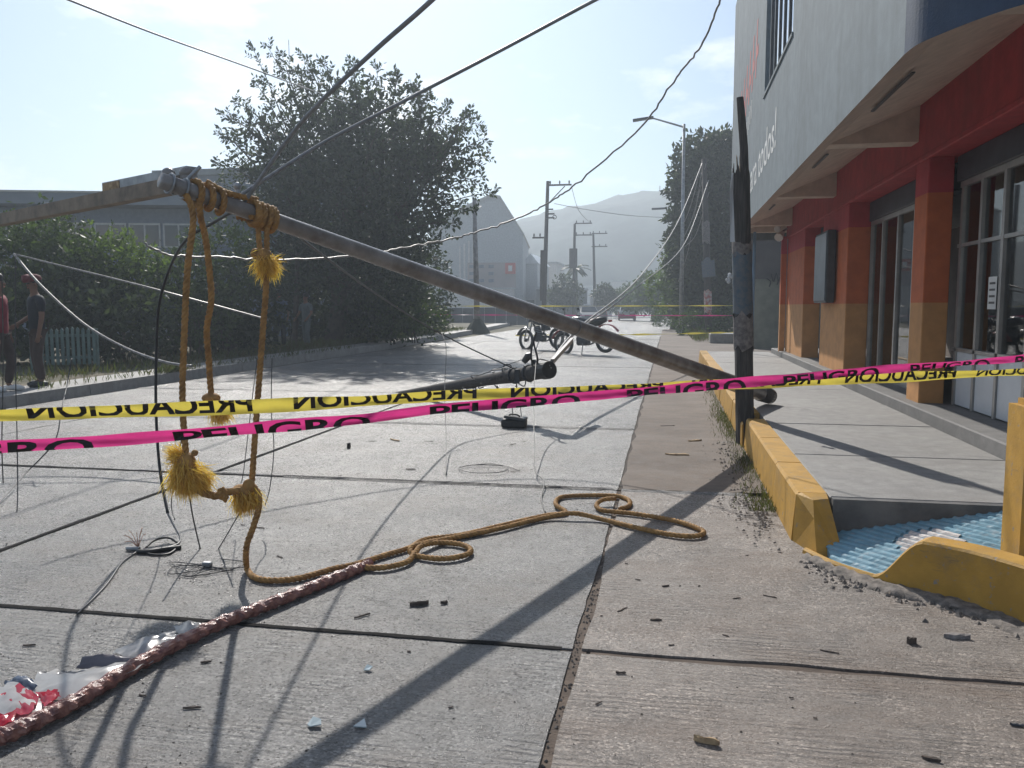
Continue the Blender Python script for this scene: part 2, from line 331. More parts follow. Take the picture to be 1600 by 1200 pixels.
def smooth_path(pts, k=6):
    P = [Vector(p) for p in pts]; out = []
    for i in range(len(P) - 1):
        p0, p1, p2, p3 = P[max(i - 1, 0)], P[i], P[i + 1], P[min(i + 2, len(P) - 1)]
        for j in range(k):
            t = j / k
            out.append(0.5 * ((2 * p1) + (p2 - p0) * t + (2 * p0 - 5 * p1 + 4 * p2 - p3) * t * t + (3 * p1 - p0 - 3 * p2 + p3) * t ** 3))
    out.append(P[-1]); return out

# ================================================================ GROUND AND ROAD
g = MB(); g.add([(-900, -60, -0.07), (900, -60, -0.07), (900, 1500, -0.07), (-900, 1500, -0.07)], [(0, 1, 2, 3)])
struct('ground', g, 'earth', 'bare earth around the street')
g = MB(); g.add([(-9.4, -6, -0.028), (4.5, -6, -0.028), (4.5, 40, -0.028), (-9.4, 40, -0.028)], [(0, 1, 2, 3)])
struct('road_bed', g, 'under', 'dark dirt seen in the joints between the road slabs')
road = sroot('road', 'grey concrete slab road')
def slab(x0, x1, y0, y1, m, gap=0.017, n=26, jit=0.004, dz=0.0, name='slab'):
    nx = max(6, int((x1 - x0) / 0.09)); ny = max(6, int((y1 - y0) / 0.12)); mb = MB(); vs = []
    lo = lambda: npr.normal(0, jit)
    L = np.cumsum(npr.normal(0, jit * 0.6, ny + 1)); L -= np.linspace(L[0], L[-1], ny + 1); Rr = np.cumsum(npr.normal(0, jit * 0.6, ny + 1)); Rr -= np.linspace(Rr[0], Rr[-1], ny + 1)
    B = np.cumsum(npr.normal(0, jit * 0.6, nx + 1)); B -= np.linspace(B[0], B[-1], nx + 1); T = np.cumsum(npr.normal(0, jit * 0.6, nx + 1)); T -= np.linspace(T[0], T[-1], nx + 1)
    for j in range(ny + 1):
        for i in range(nx + 1):
            u, v = i / nx, j / ny
            x = (x0 + gap + L[j]) * (1 - u) + (x1 - gap + Rr[j]) * u; y = (y0 + gap + B[i]) * (1 - v) + (y1 - gap + T[i]) * v
            e = min(u, 1 - u) * (x1 - x0); e2 = min(v, 1 - v) * (y1 - y0)
            vs.append((x, y, dz))
    fs = [(j * (nx + 1) + i, j * (nx + 1) + i + 1, (j + 1) * (nx + 1) + i + 1, (j + 1) * (nx + 1) + i) for j in range(ny) for i in range(nx)]
    per = [i for i in range(nx)] + [j * (nx + 1) + nx for j in range(ny)] + [ny * (nx + 1) + nx - i for i in range(nx)] + [(ny - j) * (nx + 1) for j in range(ny)]
    k = len(vs); vs += [(vs[i][0], vs[i][1], dz - 0.06) for i in per]; m_ = len(per)
    fs += [(per[i], k + i, k + (i + 1) % m_, per[(i + 1) % m_]) for i in range(m_)]
    mb.add(vs, fs); return part(name, mb, m, road, False, fix=False)
rows = [-3.0, 0.25, 3.36, 6.46, 9.74, 13.1, 16.4, 19.7, 23.0, 26.3, 29.6, 32.9, 36.2, 39.5]
for i in range(len(rows) - 1):
    y0, y1 = rows[i], rows[i + 1]
    slab(-7.4, -3.88, y0, y1, 'slab', jit=0.005, dz=npr.normal(0, 0.002))
    slab(-3.88, -0.36, y0, y1, 'slab', jit=0.005, dz=npr.normal(0, 0.002))
    slab(-9.22, -7.4, y0, y1, 'slab', jit=0.005, dz=-0.002)
slab(-0.36, 1.9, -3.0, 0.25, 'slab_dirty', jit=0.006); slab(-0.36, 3.4, 0.25, 3.36, 'slab_dirty', gap=0.026, jit=0.006); slab(-0.36, 2.6, 3.36, 6.46, 'slab_dirty', gap=0.022, jit=0.008, dz=0.002)
# far road runs on as one sheet with a gentle bend
fr = MB(); N = 40
for i in range(N + 1):
    y = 39.5 + i * 8.0; s = -0.00012 * max(0, y - 60) ** 2 * 0.6
    fr.v += [(-9.22 + s, y, 0.0), (0.9 + s, y, 0.0)]
    if i: k = 2 * i; fr.f.append((k - 2, k - 1, k + 1, k))
part('far_lane', fr, 'slab', road)
# rough mortar in the wider joints
for (x0, x1, y, wd) in ((-9.2, -0.4, 9.74, 0.07), (-3.9, -0.4, 6.475, 0.03), (-0.34, 0.62, 6.46, 0.06), (-9.2, -0.4, 13.1, 0.05)):
    mb = MB(); n = int((x1 - x0) / 0.07)
    for i in range(n + 1):
        x = x0 + (x1 - x0) * i / n
        for j, o_ in enumerate((-1, -0.4, 0.3, 1)):
            mb.v.append((x, y + o_ * wd * rnd.uniform(0.75, 1.15), (0.004 if j in (0, 3) else rnd.uniform(0.004, 0.016)) - (0.004 if j in (0, 3) else 0)))
    for i in range(n):
        for j in range(3): a = i * 4 + j; mb.f.append((a, a + 4, a + 5, a + 1))
    part('joint_mortar', mb, 'filler', road, True)
def dirt_fill(p0, p1, w0, w1, z, m):
    mb = MB(); p0, p1 = Vector(p0), Vector(p1); L_ = (p1 - p0).length; n = int(L_ / 0.035); d = (p1 - p0).normalized(); q = Vector((-d.y, d.x, 0)); a_ = b_ = 0
    for i in range(n + 1):
        a_ = 0.8 * a_ + rnd.gauss(0, .22); b_ = 0.8 * b_ + rnd.gauss(0, .22); w_ = w0 + (w1 - w0) * i / n; c = p0 + d * (L_ * i / n)
        l_ = c + q * w_ * (1 + .5 * a_); r_ = c - q * w_ * (1 + .5 * b_); mb.v += [(l_.x, l_.y, z), (r_.x, r_.y, z)]
        if i: k = 2 * i; mb.f.append((k - 2, k - 1, k + 1, k))
    part('joint_dirt', mb, m, road)
MAT['silt'] = mat('joint_silt', (0.15, 0.115, 0.09), (0.085, 0.065, 0.052), 9, 0.95, bmp=0.6, bscale=90); MAT['sealant'] = mat('joint_sealant', (0.022, 0.02, 0.02), (0.01, 0.01, 0.01), 14, 0.95, 0.1, bmp=0.5, bscale=70)
dirt_fill((-0.37, 1.8, 0), (-0.36, 6.46, 0), 0.06, 0.05, -0.008, 'silt'); dirt_fill((-0.36, 6.5, 0), (-0.355, 22, 0), 0.03, 0.03, -0.008, 'under')
dirt_fill((-0.30, 3.36, 0), (2.2, 3.36, 0), 0.05, 0.07, -0.007, 'silt'); dirt_fill((-9.0, 3.36, 0), (-0.42, 3.36, 0), 0.013, 0.017, 0.0062, 'sealant')
dirt_fill((-9.0, 6.45, 0), (-3.2, 6.45, 0), 0.024, 0.018, 0.0062, 'sealant'); dirt_fill((-3.2, 6.44, 0), (-0.5, 6.44, 0), 0.012, 0.010, 0.0166, 'sealant')
dirt_fill((-3.88, 2.0, 0), (-3.88, 9.7, 0), 0.019, 0.015, 0.0062, 'sealant'); dirt_fill((-3.88, 9.9, 0), (-3.88, 24, 0), 0.013, 0.013, 0.0062, 'sealant')
# dirt strip between slabs and the kerb
dm = MB(); nx, ny = 14, 120
for j in range(ny + 1):
    y = 6.5 + j * (46.0 / ny)
    for i in range(nx + 1):
        x = -0.35 + 1.22 * i / nx + (0.02 * math.sin(y * 7) if i == 0 else 0) + (max(0, y - 21.8) * 0.5 * i / nx if y < 33 else 5.6 * i / nx)
        h = 0.002 + 0.05 * max(0, (i / nx - 0.55)) ** 1.5 * (1 if y < 22 else 0.3) + rnd.uniform(0, 0.006) * (i > 0)
        dm.v.append((x, y, h))
for j in range(ny):
    for i in range(nx): a = j * (nx + 1) + i; dm.f.append((a, a + 1, a + nx + 2, a + nx + 1))
struct('dirt_strip', dm, 'dirt', 'brown dirt strip between the road slabs and the yellow kerb', True)

# ================================================================ RIGHT SIDEWALK, KERB, RAMP
SW = 0.30
side = sroot('sidewalk', 'raised concrete sidewalk in front of the shops')
ys = [5.2, 6.68, 8.42, 10.2, 12.0, 13.8, 15.6, 17.4, 19.2, 21.6]
for a, b in zip(ys[:-1], ys[1:]):
    m = MB().cbox((0.985, a + 0.006, -0.05), (2.50, b - 0.006, SW + rnd.uniform(-0.003, 0.003)), 0.008)
    part('pavement_panel', m, 'walk', side)
kerb = thing('kerb', 'yellow painted concrete kerb along the raised sidewalk', 'kerb', (0.9, 8, 0))
ks = [5.24, 6.25, 7.4, 8.62, 9.12, 10.4, 11.6, 12.8, 14.0, 15.3, 16.6, 17.9, 19.2, 20.5, 21.7]
for a, b in zip(ks[:-1], ks[1:]):
    if abs(a - 8.62) < 0.01:                     # the stump stands here, only a thin face of kerb before it
        part('kerb_stone', MB().prism([(0.755, a + .006, -.05), (0.752, a + .006, SW - .06), (0.768, a + .006, SW - .04), (0.772, a + .006, -.05)], (0, b - a - .012, 0)), 'yellow', kerb); continue
    m = MB(); t = rnd.uniform(-0.006, 0.006)
    x0, x1, z1 = 0.795 + t, 0.978, SW + 0.012 + rnd.uniform(-0.004, 0.004)
    prof = [(x0 - 0.025, -0.05), (x0, z1 - 0.02), (x0 + 0.015, z1), (x1 - 0.008, z1), (x1, z1 - 0.01), (x1, -0.05)]
    m.prism([(px, a + 0.006, pz) for px, pz in prof], (0, b - a - 0.012, 0)); part('kerb_stone', m, 'yellow', kerb)
m = MB(); m.prism([(0.77, 5.235, -0.05), (0.80, 5.235, SW + 0.005), (0.82, 5.235, SW + 0.012), (0.95, 5.235, SW + 0.012), (1.05, 5.235, -0.05)], (0.0, -0.02, 0))
# sloping yellow return that dies into the ramp
rt = MB(); rt.add([(0.775, 5.23, -0.04), (0.79, 5.23, SW), (0.82, 5.23, SW + 0.01), (0.965, 5.23, SW + 0.01), (0.965, 5.23, -0.04),
                   (0.87, 4.90, -0.04), (0.865, 5.03, 0.20), (0.872, 5.12, SW - 0.01), (0.965, 5.155, SW - 0.005), (1.03, 4.93, -0.04)],
                  [(0, 1, 6, 5), (1, 2, 7, 6), (2, 3, 8, 7), (3, 4, 9, 8), (5, 6, 7, 8, 9), (0, 5, 9, 4), (0, 4, 3, 2, 1)])
part('kerb_return', rt, 'yellow', kerb)
# end face of the sidewalk above the ramp; shade painted into its colour
ew = MB(); ew.bb((0.99, 5.14, -0.05), (2.50, 5.196, SW - 0.004)); part('end_wall', ew, mat('shaded_end_concrete', (0.17, 0.165, 0.16), (0.10, 0.10, 0.10), 5, 0.85, bmp=0.4, bscale=50), side)
# ramp: plane rising away from its street edge
E1, E2 = Vector((0.93, 4.78, 0.022)), Vector((1.20, 4.46, 0.022))
ed = (E2 - E1).normalized(); nd = Vector((-ed.y, ed.x, 0))
if nd.x < 0: nd = -nd
nd = Vector((0.82, 0.57, 0)); SL = 0.245
def rz(x, y): return 0.022 + max(0.0, (Vector((x, y, 0)) - E1).dot(Vector((0.764, 0.645, 0)))) * SL
ramp = thing('curb_ramp', 'pale blue ribbed wheelchair ramp with a white round mark between yellow kerbs', 'ramp', (1.2, 4.9, 0))
rm = MB(); poly = [(0.93, 4.80), (1.06, 4.62), (1.2, 4.475), (1.40, 4.385), (1.58, 4.26), (1.80, 4.02), (2.52, 4.02), (2.52, 5.139), (1.0, 5.139), (0.93, 4.95)]
rm.prism([(x, y, rz(x, y)) for x, y in poly], (0, 0, -0.12)); part('slope', rm, 'blue_ramp', ramp)
across = Vector((-0.645, 0.764, 0)); up_ = Vector((0.764, 0.645, 0))
def inpoly(x, y, P):
    c = False; j = len(P) - 1
    for i in range(len(P)):
        if (P[i][1] > y) != (P[j][1] > y) and x < (P[j][0] - P[i][0]) * (y - P[i][1]) / (P[j][1] - P[i][1]) + P[i][0]: c = not c
        j = i
    return c
circ = Vector((1.46, 4.86, 0))
wrib = []
for k in range(25):
    d = 0.035 + k * 0.047; seg = []; segs = []
    for q in range(-60, 90):
        p = E1 + up_ * d + across * (-q * 0.02)
        if inpoly(p.x, p.y, poly): seg.append(p)
        elif seg: segs.append(seg); seg = []
    if seg: segs.append(seg)
    for sg in segs:
        runs = []; cur = None
        for p in sg:                        # the round mark is painted across the ribs
            white = (Vector((p.x, p.y, 0)) - circ).length < 0.17
            if cur is None or cur[0] != white: cur = [white, []]; runs.append(cur)
            cur[1].append(p)
        for white, rp_ in runs:
            if len(rp_) < 2: continue
            mbr = MB(); 
            for p in rp_:
                z = rz(p.x, p.y); h = 0.009 + rnd.uniform(-0.002, 0.002)
                for o_, zz in ((-0.019, 0.001), (-0.010, h), (0.008, h), (0.018, 0.001)):
                    qv = p + up_ * o_; mbr.v.append((qv.x, qv.y, rz(qv.x, qv.y) + zz))
            for i in range(len(rp_) - 1):
                for j in range(3): a = i * 4 + j; mbr.f.append((a, a + 4, a + 5, a + 1))
            part('ramp_rib', mbr, 'white_ramp' if white else 'blue_ramp', ramp)
# low yellow wall that sweeps up beside the ramp
lw = MB(); n = 26
bp = smooth_path([(0.80, 4.98, 0), (0.90, 4.76, 0), (1.02, 4.60, 0), (1.15, 4.47, 0), (1.30, 4.36, 0), (1.45, 4.25, 0), (1.62, 4.02, 0), (1.80, 3.70, 0), (2.05, 3.2, 0), (2.4, 2.6, 0)], 6)
acc = 0; prev = bp[0]; L = []
for p in bp: acc += (p - prev).length; L.append(acc); prev = p
for i, p in enumerate(bp):
    t = (bp[min(i + 1, len(bp) - 1)] - bp[max(i - 1, 0)]).normalized(); nn = Vector((-t.y, t.x, 0))
    if nn.x < 0: nn = -nn
    s = min(1, max(0, (L[i] - 0.53) / 0.26)); h = 0.034 + 0.235 * (s * s * (3 - 2 * s))
    th = 0.035 + 0.12 * s
    for o_, z in ((-0.01, -0.05), (0.0, h - 0.012), (0.012, h), (th - 0.01, h), (th, h - 0.01), (th, -0.05)):
        q = p + nn * o_; lw.v.append((q.x, q.y, z))
for i in range(len(bp) - 1):
    for j in range(5): a = i * 6 + j; lw.f.append((a, a + 6, a + 7, a + 1))
lw.f += [tuple(range(6)), tuple(range(len(lw.v) - 1, len(lw.v) - 7, -1))]
o = part('ramp_kerb', lw, 'yellow', None, False); tag(o, 'low yellow kerb that sweeps up in a curve beside the blue ramp', 'kerb')
ps = MB(); c0 = G(1592, 866, 0.262); px0, py0 = c0.x, c0.y
bm = bmesh.new(); bmesh.ops.create_cube(bm, size=1)
for v in bm.verts: v.co = Vector((px0 + 0.13 + v.co.x * 0.26, py0 + 0.11 + v.co.y * 0.22, 0.60 + v.co.z * 0.80))
bmesh.ops.bevel(bm, geom=[e for e in bm.edges if min(v.co.z for v in e.verts) > 0.95], offset=0.03, segments=2, affect='EDGES')
bm.verts.index_update(); ps.add([v.co for v in bm.verts], [[v.index for v in f.verts] for f in bm.faces]); bm.free()
o = part('guard_post', ps, 'yellow'); tag(o, 'square yellow concrete post with chamfered top beside the ramp', 'post')
# broken mortar heap along the ramp's street edge
gm = MB()
for i, p in enumerate(bp[2:46]):
    t = (bp[min(i + 3, len(bp) - 1)] - bp[i + 1]).normalized(); nn = Vector((-t.y, t.x, 0))
    if nn.x < 0: nn = -nn
    wdt = 0.05 + 0.10 * min(1, i / 18)
    for o_, z in ((0.03, 0.02), (-0.3, 0.028), (-0.75, 0.02), (-1.0, -0.008)):
        q = p + nn * (o_ if o_ > 0 else o_ * wdt * rnd.uniform(0.75, 1.3)); gm.v.append((q.x, q.y, max(-0.01, z * rnd.uniform(0.5, 1.3))))
for i in range(43):
    for j in range(3): a = i * 4 + j; gm.f.append((a, a + 4, a + 5, a + 1))
o = part('mortar_rubble', gm, 'gravel', None, True); o['kind'] = 'stuff'; tag(o, 'grey crumbled mortar heaped along the foot of the yellow ramp kerb', 'rubble')

# ================================================================ LEFT VERGE
vg = sroot('left_verge', 'left sidewalk strip and verge')
lk = MB(); 
lkp = [(-9.25, -4), (-9.25, 10), (-9.4, 14), (-9.6, 19), (-9.5, 26), (-9.8, 35), (-10.6, 47), (-12.5, 70)]
kerbL = thing('kerb', 'long grey concrete kerb on the far left side of the road', 'kerb', (-9.4, 14, 0))
for (x0, y0), (x1, y1) in zip(lkp[:-1], lkp[1:]):
    n = max(1, int((y1 - y0) / 1.5))
    for i in range(n):
        a0, a1 = i / n, (i + 1) / n
        p, q = (x0 + (x1 - x0) * a0, y0 + (y1 - y0) * a0 + 0.01), (x0 + (x1 - x0) * a1, y0 + (y1 - y0) * a1 - 0.01)
        mb = MB(); z = 0.16 + rnd.uniform(-0.01, 0.01)
        mb.prism([(p[0], p[1], -0.05), (p[0] - 0.02, p[1], z), (p[0] - 0.17, p[1], z), (p[0] - 0.17, p[1], -0.05)], (q[0] - p[0], q[1] - p[1], 0))
        part('kerb_stone', mb, 'walk', kerbL)
lv = MB()
for i, (x, y) in enumerate(lkp):
    lv.v += [(x - 0.165, y, 0.15), (x - 1.0, y, 0.152)]
    if i: k = 2 * i; lv.f.append((k - 2, k - 1, k + 1, k))
part('footpath', lv, 'walk', vg)
lv = MB()
for i, (x, y) in enumerate(lkp):
    lv.v += [(x - 1.0, y, 0.148), (x - 1.8, y, 0.16), (-60, y, 0.2)]
    if i: k = 3 * i; lv.f += [(k - 3, k - 2, k + 1, k), (k - 2, k - 1, k + 2, k + 1)]
part('soil', lv, 'earth', vg)
# far ground right of the road
rg = MB(); rg.add([(0.6, 21.9, 0.004), (30, 21.9, 0.004), (60, 120, 0.004), (0.6, 120, 0.004)], [(0, 1, 2, 3)]); struct('far_dirt', rg, 'dirt', 'trodden dirt beyond the shop building')

# ================================================================ SHOP BUILDING (right)
B = thing('shop_building', 'two storey grey shop building with overhanging upper floor and orange columns', 'building', (3.0, 13, 0.3))
def bx(name, a, b, m, par=None, c=0.0, label=None):
    mb = MB().cbox(a, b, c) if c else MB().bb(a, b)
    return part(name, mb, m, par or B, label=label)
FX, WX, FZ = 1.45, 2.63, 0.42
# plinth
bx('plinth', (2.502, 4.9, -0.05), (9.0, 21.2, FZ), concrete('plinth_concrete', (0.23, 0.22, 0.21), (0.13, 0.125, 0.12), None, tine=False, speck=False, rough=0.75), c=0.012)
# columns and piers
for y0, y1, x1 in ((9.40, 9.86, 2.88), (13.28, 15.35, 2.95), (17.35, 19.75, 2.95), (4.95, 5.5, 2.9)):
    bx('column', (WX, y0, FZ - 0.01), (x1, y1, 3.02), 'column', c=0.008)
bx('return_strip', (2.50, 19.78, FZ - 0.02), (2.62, 19.92, 3.02), 'column', c=0.006)
# red lintel beam
bx('lintel', (WX - 0.012, 4.95, 2.985), (3.02, 19.95, 3.62), 'red_wall')
bx('lintel_lip', (WX - 0.03, 4.95, 2.975), (2.66, 19.95, 3.035), 'red_wall', c=0.01)
# fascia with rounded near corner, chamfered foot
cw = [(p.x, p.y) for p in smooth_path([(FX, 5.82, 0), (1.475, 5.62, 0), (1.56, 5.42, 0), (1.68, 5.20, 0), (1.83, 5.0, 0), (2.08, 4.80, 0), (2.5, 4.64, 0), (3.2, 4.56, 0), (9.0, 4.55, 0)], 5)]
path = [(FX, 21.2), (FX, 14.0), (FX, 9.0), (FX, 6.2)] + cw
def wall_strip(name, path, z0, z1, m, thick=0.02, par=None):
    mb = MB()
    for x, y in path: mb.v += [(x, y, z0), (x, y, z1)]
    for i in range(len(path) - 1): k = 2 * i; mb.f.append((k, k + 2, k + 3, k + 1))
    return part(name, mb, m, par or B, fix=False)
TOP = 8.6
# front wall with window opening y 11.05..14.15, z 4.85..7.4
WY0, WY1, WZ0, WZ1 = 11.05, 14.15, 4.82, 7.2
wm = MB()
def q4(y0, y1, z0, z1, x=FX): wm.add([(x, y1, z0), (x, y0, z0), (x, y0, z1), (x, y1, z1)], [(0, 1, 2, 3)])
q4(WY1, 21.2, 3.05, TOP); q4(WY0, WY1, 3.05, WZ0); q4(WY0, WY1, WZ1, TOP); q4(5.82, WY0, 3.05, TOP)
for (y0, y1, z0, z1) in ((WY0, WY0, WZ0, WZ1), (WY1, WY1, WZ0, WZ1)): wm.add([(FX, y0, z0), (FX + 0.14, y0, z0), (FX + 0.14, y0, z1), (FX, y0, z1)], [(0, 1, 2, 3)])
for z in (WZ0, WZ1): wm.add([(FX, WY0, z), (FX + 0.14, WY0, z), (FX + 0.14, WY1, z), (FX, WY1, z)], [(0, 1, 2, 3)])
IW = 0.14                                   # the front is a free standing billboard wall above the roof terrace
for y0, y1, z0, z1 in ((WY1, 21.2, 3.4, TOP), (WY0, WY1, 3.4, WZ0), (WY0, WY1, WZ1, TOP), (5.82, WY0, 3.4, TOP)):
    wm.add([(FX + IW, y1, z0), (FX + IW, y0, z0), (FX + IW, y0, z1), (FX + IW, y1, z1)], [(3, 2, 1, 0)])
wm.add([(FX, 21.2, 3.05), (FX + IW, 21.2, 3.05), (FX + IW, 21.2, TOP), (FX, 21.2, TOP)], [(0, 1, 2, 3)]); wm.add([(FX, 21.2, TOP), (FX + IW, 21.2, TOP), (FX + IW, 5.82, TOP), (FX, 5.82, TOP)], [(0, 1, 2, 3)])
wm.add([(FX + IW, 21.2, 3.05), (9, 21.2, 3.05), (9, 21.2, 4.7), (FX + IW, 21.2, 4.7)], [(0, 1, 2, 3)]); wm.add([(9, 21.2, 0.3), (9, 4.55, 0.3), (9, 4.55, 4.7), (9, 21.2, 4.7)], [(0, 1, 2, 3)])
part('upper_wall', wm, 'grey_wall', B, fix=False)
cm_ = MB()
for i_, (x, y) in enumerate(cw):
    a_, b_ = cw[max(i_ - 1, 0)], cw[min(i_ + 1, len(cw) - 1)]; t_ = Vector((b_[0] - a_[0], b_[1] - a_[1])).normalized(); xi, yi = x - t_.y * 0.1, y + t_.x * 0.1
    cm_.v += [(x, y, 3.05), (x, y, TOP), (xi, yi, TOP), (xi, yi, 3.3)]
    if i_:
        k = 4 * i_; cm_.f += [(k - 4, k, k + 1, k - 3), (k - 3, k + 1, k + 2, k - 2), (k - 2, k + 2, k + 3, k - 1)]
part('corner_wall', cm_, 'navy_wall', B, fix=False)
bx('roof_terrace', (FX + 0.16, 5.9, 4.3), (8.98, 21.18, 4.5), 'grey_wall')
# chamfer + sloping soffit
def strip2(name, pathA, zA, pathB, zB, m):
    mb = MB()
    for a, b in zip(pathA, pathB): mb.v += [(*a, zA), (*b, zB)]
    for i in range(len(pathA) - 1): k = 2 * i; mb.f.append((k, k + 1, k + 3, k + 2))
    return part(name, mb, m, B, fix=False)
inA = []
for i_, (x, y) in enumerate(path):
    a_, b_ = path[max(i_ - 1, 0)], path[min(i_ + 1, len(path) - 1)]; t_ = Vector((b_[0] - a_[0], b_[1] - a_[1])).normalized(); inA.append((x - t_.y * 0.28, y + t_.x * 0.28))
strip2('soffit_edge', path, 3.05, inA, 3.23, 'soffit')
inB = [(max(WX + 0.01, x), max(y, 5.0)) for x, y in inA]
strip2('soffit', inA, 3.235, inB, 3.60, 'soffit')
for y in (9.77, 14.25, 19.1, 5.4):
    mb = MB(); mb.prism([(1.70, y, 3.215), (WX, y, 3.215), (WX, y, 3.62), (1.70, y, 3.26)], (0, 0.28, 0)); part('soffit_beam', mb, 'soffit', B)
mb = MB(); mb.prism([(1.50, 20.85, 3.06), (1.72, 20.85, 3.22), (WX + .4, 20.85, 3.22), (WX + .4, 20.85, 3.7), (1.50, 20.85, 3.7)], (0, 0.3, 0)); part('end_beam', mb, 'soffit', B)
# vents/slots in the soffit edge
for y0, y1 in ((7.0, 8.3), (10.5, 11.5), (15.5, 16.3)):
    mb = MB(); mb.bb((1.80, y0, 3.232), (1.83, y1, 3.243)); part('soffit_groove', mb, 'dark_metal', B)
# upper window: glass panes between dark bars
wf = bx('window_grille', (FX + 0.04, WY0 + .002, WZ0 + .002), (FX + 0.09, WY1 - .002, WZ0 + .04), 'dark_metal')
for k in range(6):
    y0 = WY0 + 0.25 + k * 0.52
    mb = MB().bb((FX + 0.045, y0 - 0.03, WZ0 + 0.04), (FX + 0.085, y0 + 0.03, WZ1 - 0.004)); part('bar', mb, 'dark_metal', wf)
bx('window_sill', (FX - 0.02, WY0 - 0.05, WZ0 - 0.05), (FX + 0.16, WY1 + 0.05, WZ0 - 0.004), 'grey_wall')
# painted writing on the upper wall
def text_mesh(s, size=1.0, offset=0.0):
    c = bpy.data.curves.new('lettering', 'FONT'); c.body = s; c.size = size; c.offset = offset; c.resolution_u = 3
    t = bpy.data.objects.new('lettering', c); col0.objects.link(t)
    dg = bpy.context.evaluated_depsgraph_get(); me = t.evaluated_get(dg).to_mesh()
    v = [tuple(p.co) for p in me.vertices]; f = [tuple(p.vertices) for p in me.polygons]
    t.evaluated_get(dg).to_mesh_clear(); bpy.data.objects.remove(t); bpy.data.curves.remove(c)
    return v, f
v, f = text_mesh('y para todos!', 1.0, 0.008); wd = max(p[0] for p in v)
mb = MB(); mb.add([(FX - 0.004, 17.3 - p[0] / wd * 4.85, 3.47 + p[0] / wd * 0.24 + p[1] * 0.80) for p in v], f)
part('slogan_lettering', mb, 'white_paint', B, fix=False, label='white lettering reading y para todos!')
mb = MB()
for k in range(6):
    y0 = 18.9 - k * 0.62; z0 = 5.05 + 0.09 * k
    mb.add([(FX - 0.004, y0, z0), (FX - 0.004, y0 - 0.16, z0), (FX - 0.004, y0 - 0.34, z0 + 0.95), (FX - 0.004, y0 - 0.18, z0 + 0.95)], [(0, 1, 2, 3)])
    mb.add([(FX - 0.004, y0 - 0.21, z0 + 0.3), (FX - 0.004, y0 - 0.48, z0 + 0.3), (FX - 0.004, y0 - 0.5, z0 + 0.48), (FX - 0.004, y0 - 0.23, z0 + 0.48)], [(0, 1, 2, 3)])
part('red_sign_band', mb, 'red_paint', B, fix=False, label='faded red brush lettering too oblique to read')
mb = MB()
for k in range(7):
    y0 = 17.8 - k * 0.24; z0 = 4.62 + 0.05 * k
    mb.add([(FX - 0.004, y0, z0), (FX - 0.004, y0 - 0.07, z0), (FX - 0.004, y0 - 0.12, z0 + 0.33), (FX - 0.004, y0 - 0.05, z0 + 0.33)], [(0, 1, 2, 3)])
part('small_sign_strokes', mb, 'white_paint', B, fix=False)
# ---- shopfronts
GX = 2.95
bx('shutter_box', (2.90, 5.5, 2.72), (3.2, 9.40, 2.984), 'shutter', c=0.01)
bx('shutter_box', (2.92, 9.87, 2.70), (3.2, 13.28, 2.984), 'shutter', c=0.01)
bx('shutter_box', (2.92, 15.36, 2.70), (3.2, 17.34, 2.984), 'shutter', c=0.01)
fA = bx('shopfront', (2.93, 5.5, 2.66), (2.99, 9.36, 2.72), 'alu')
ym = [9.26, 8.72, 8.16, 7.55, 6.9, 6.25, 5.6]
for i, y in enumerate(ym):
    m_ = MB().bb((2.92, y - 0.028, FZ), (2.99, y + 0.028, 2.66)); part('mullion', m_, 'alu', fA)
    if i: 
        a, b = ym[i] + 0.028, ym[i - 1] - 0.028
        m_ = MB().bb((2.952, a, 1.02), (2.960, b, 2.66)); part('pane', m_, 'shop_glass', fA)
        m_ = MB().cbox((2.935, a + 0.004, FZ + 0.012), (2.975, b - 0.004, 0.985), 0.006); part('lower_panel', m_, 'white_panel', fA)
m_ = MB().bb((2.92, 5.5, 0.985), (2.99, 9.36, 1.02)); part('rail', m_, 'alu', fA)
m_ = MB().bb((2.925, 5.5, 2.05), (2.945, 9.36, 2.085)); part('rail', m_, 'alu', fA)
fB = bx('shopfront', (2.95, 9.87, 2.64), (3.01, 13.27, 2.70), 'alu')
yb = [13.2, 12.55, 11.75, 10.95, 10.5, 9.95]
tints = [(0.42, 0.30, 0.25), (0.52, 0.44, 0.36), (0.34, 0.24, 0.30), (0.55, 0.52, 0.44), (0.42, 0.36, 0.33)]
for i, y in enumerate(yb):
    m_ = MB().bb((2.94, y - 0.025, FZ), (3.01, y + 0.025, 2.64)); part('mullion', m_, 'alu', fB)
    if i:
        a, b = yb[i] + 0.025, yb[i - 1] - 0.025
        part('pane', MB().bb((2.972, a, FZ + 0.1), (2.980, b, 2.64)), 'shop_glass', fB)
        cm = mat('paper_sheet_%d' % i, tints[i - 1], None, 2, 0.7)
        part('paper_sheet', MB().bb((2.995, a, FZ + 0.12), (3.0, b, 1.5 + 0.25 * (i % 3))), cm, fB)
        cm = mat('upper_sheet_%d' % i, [(0.36, 0.24, 0.18), (0.5, 0.41, 0.3), (0.2, 0.19, 0.30), (0.48, 0.46, 0.38), (0.16, 0.2, 0.36)][i - 1], None, 2, 0.7)
        part('paper_sheet', MB().bb((2.995, a, 1.53 + 0.25 * (i % 3)), (3.0, b, 2.6)), cm, fB)
part('rail', MB().bb((2.93, 9.9, FZ), (3.02, 13.25, FZ + 0.1)), 'alu', fB)
part('door_edge', MB().bb((2.925, 10.93, FZ + 0.02), (2.937, 10.97, 2.62)), 'white_paint', fB)
fC = bx('door', (3.0, 15.36, FZ), (3.05, 17.34, 2.70), mat('pale_door', (0.36, 0.35, 0.34), (0.28, 0.27, 0.27), 2, 0.6))
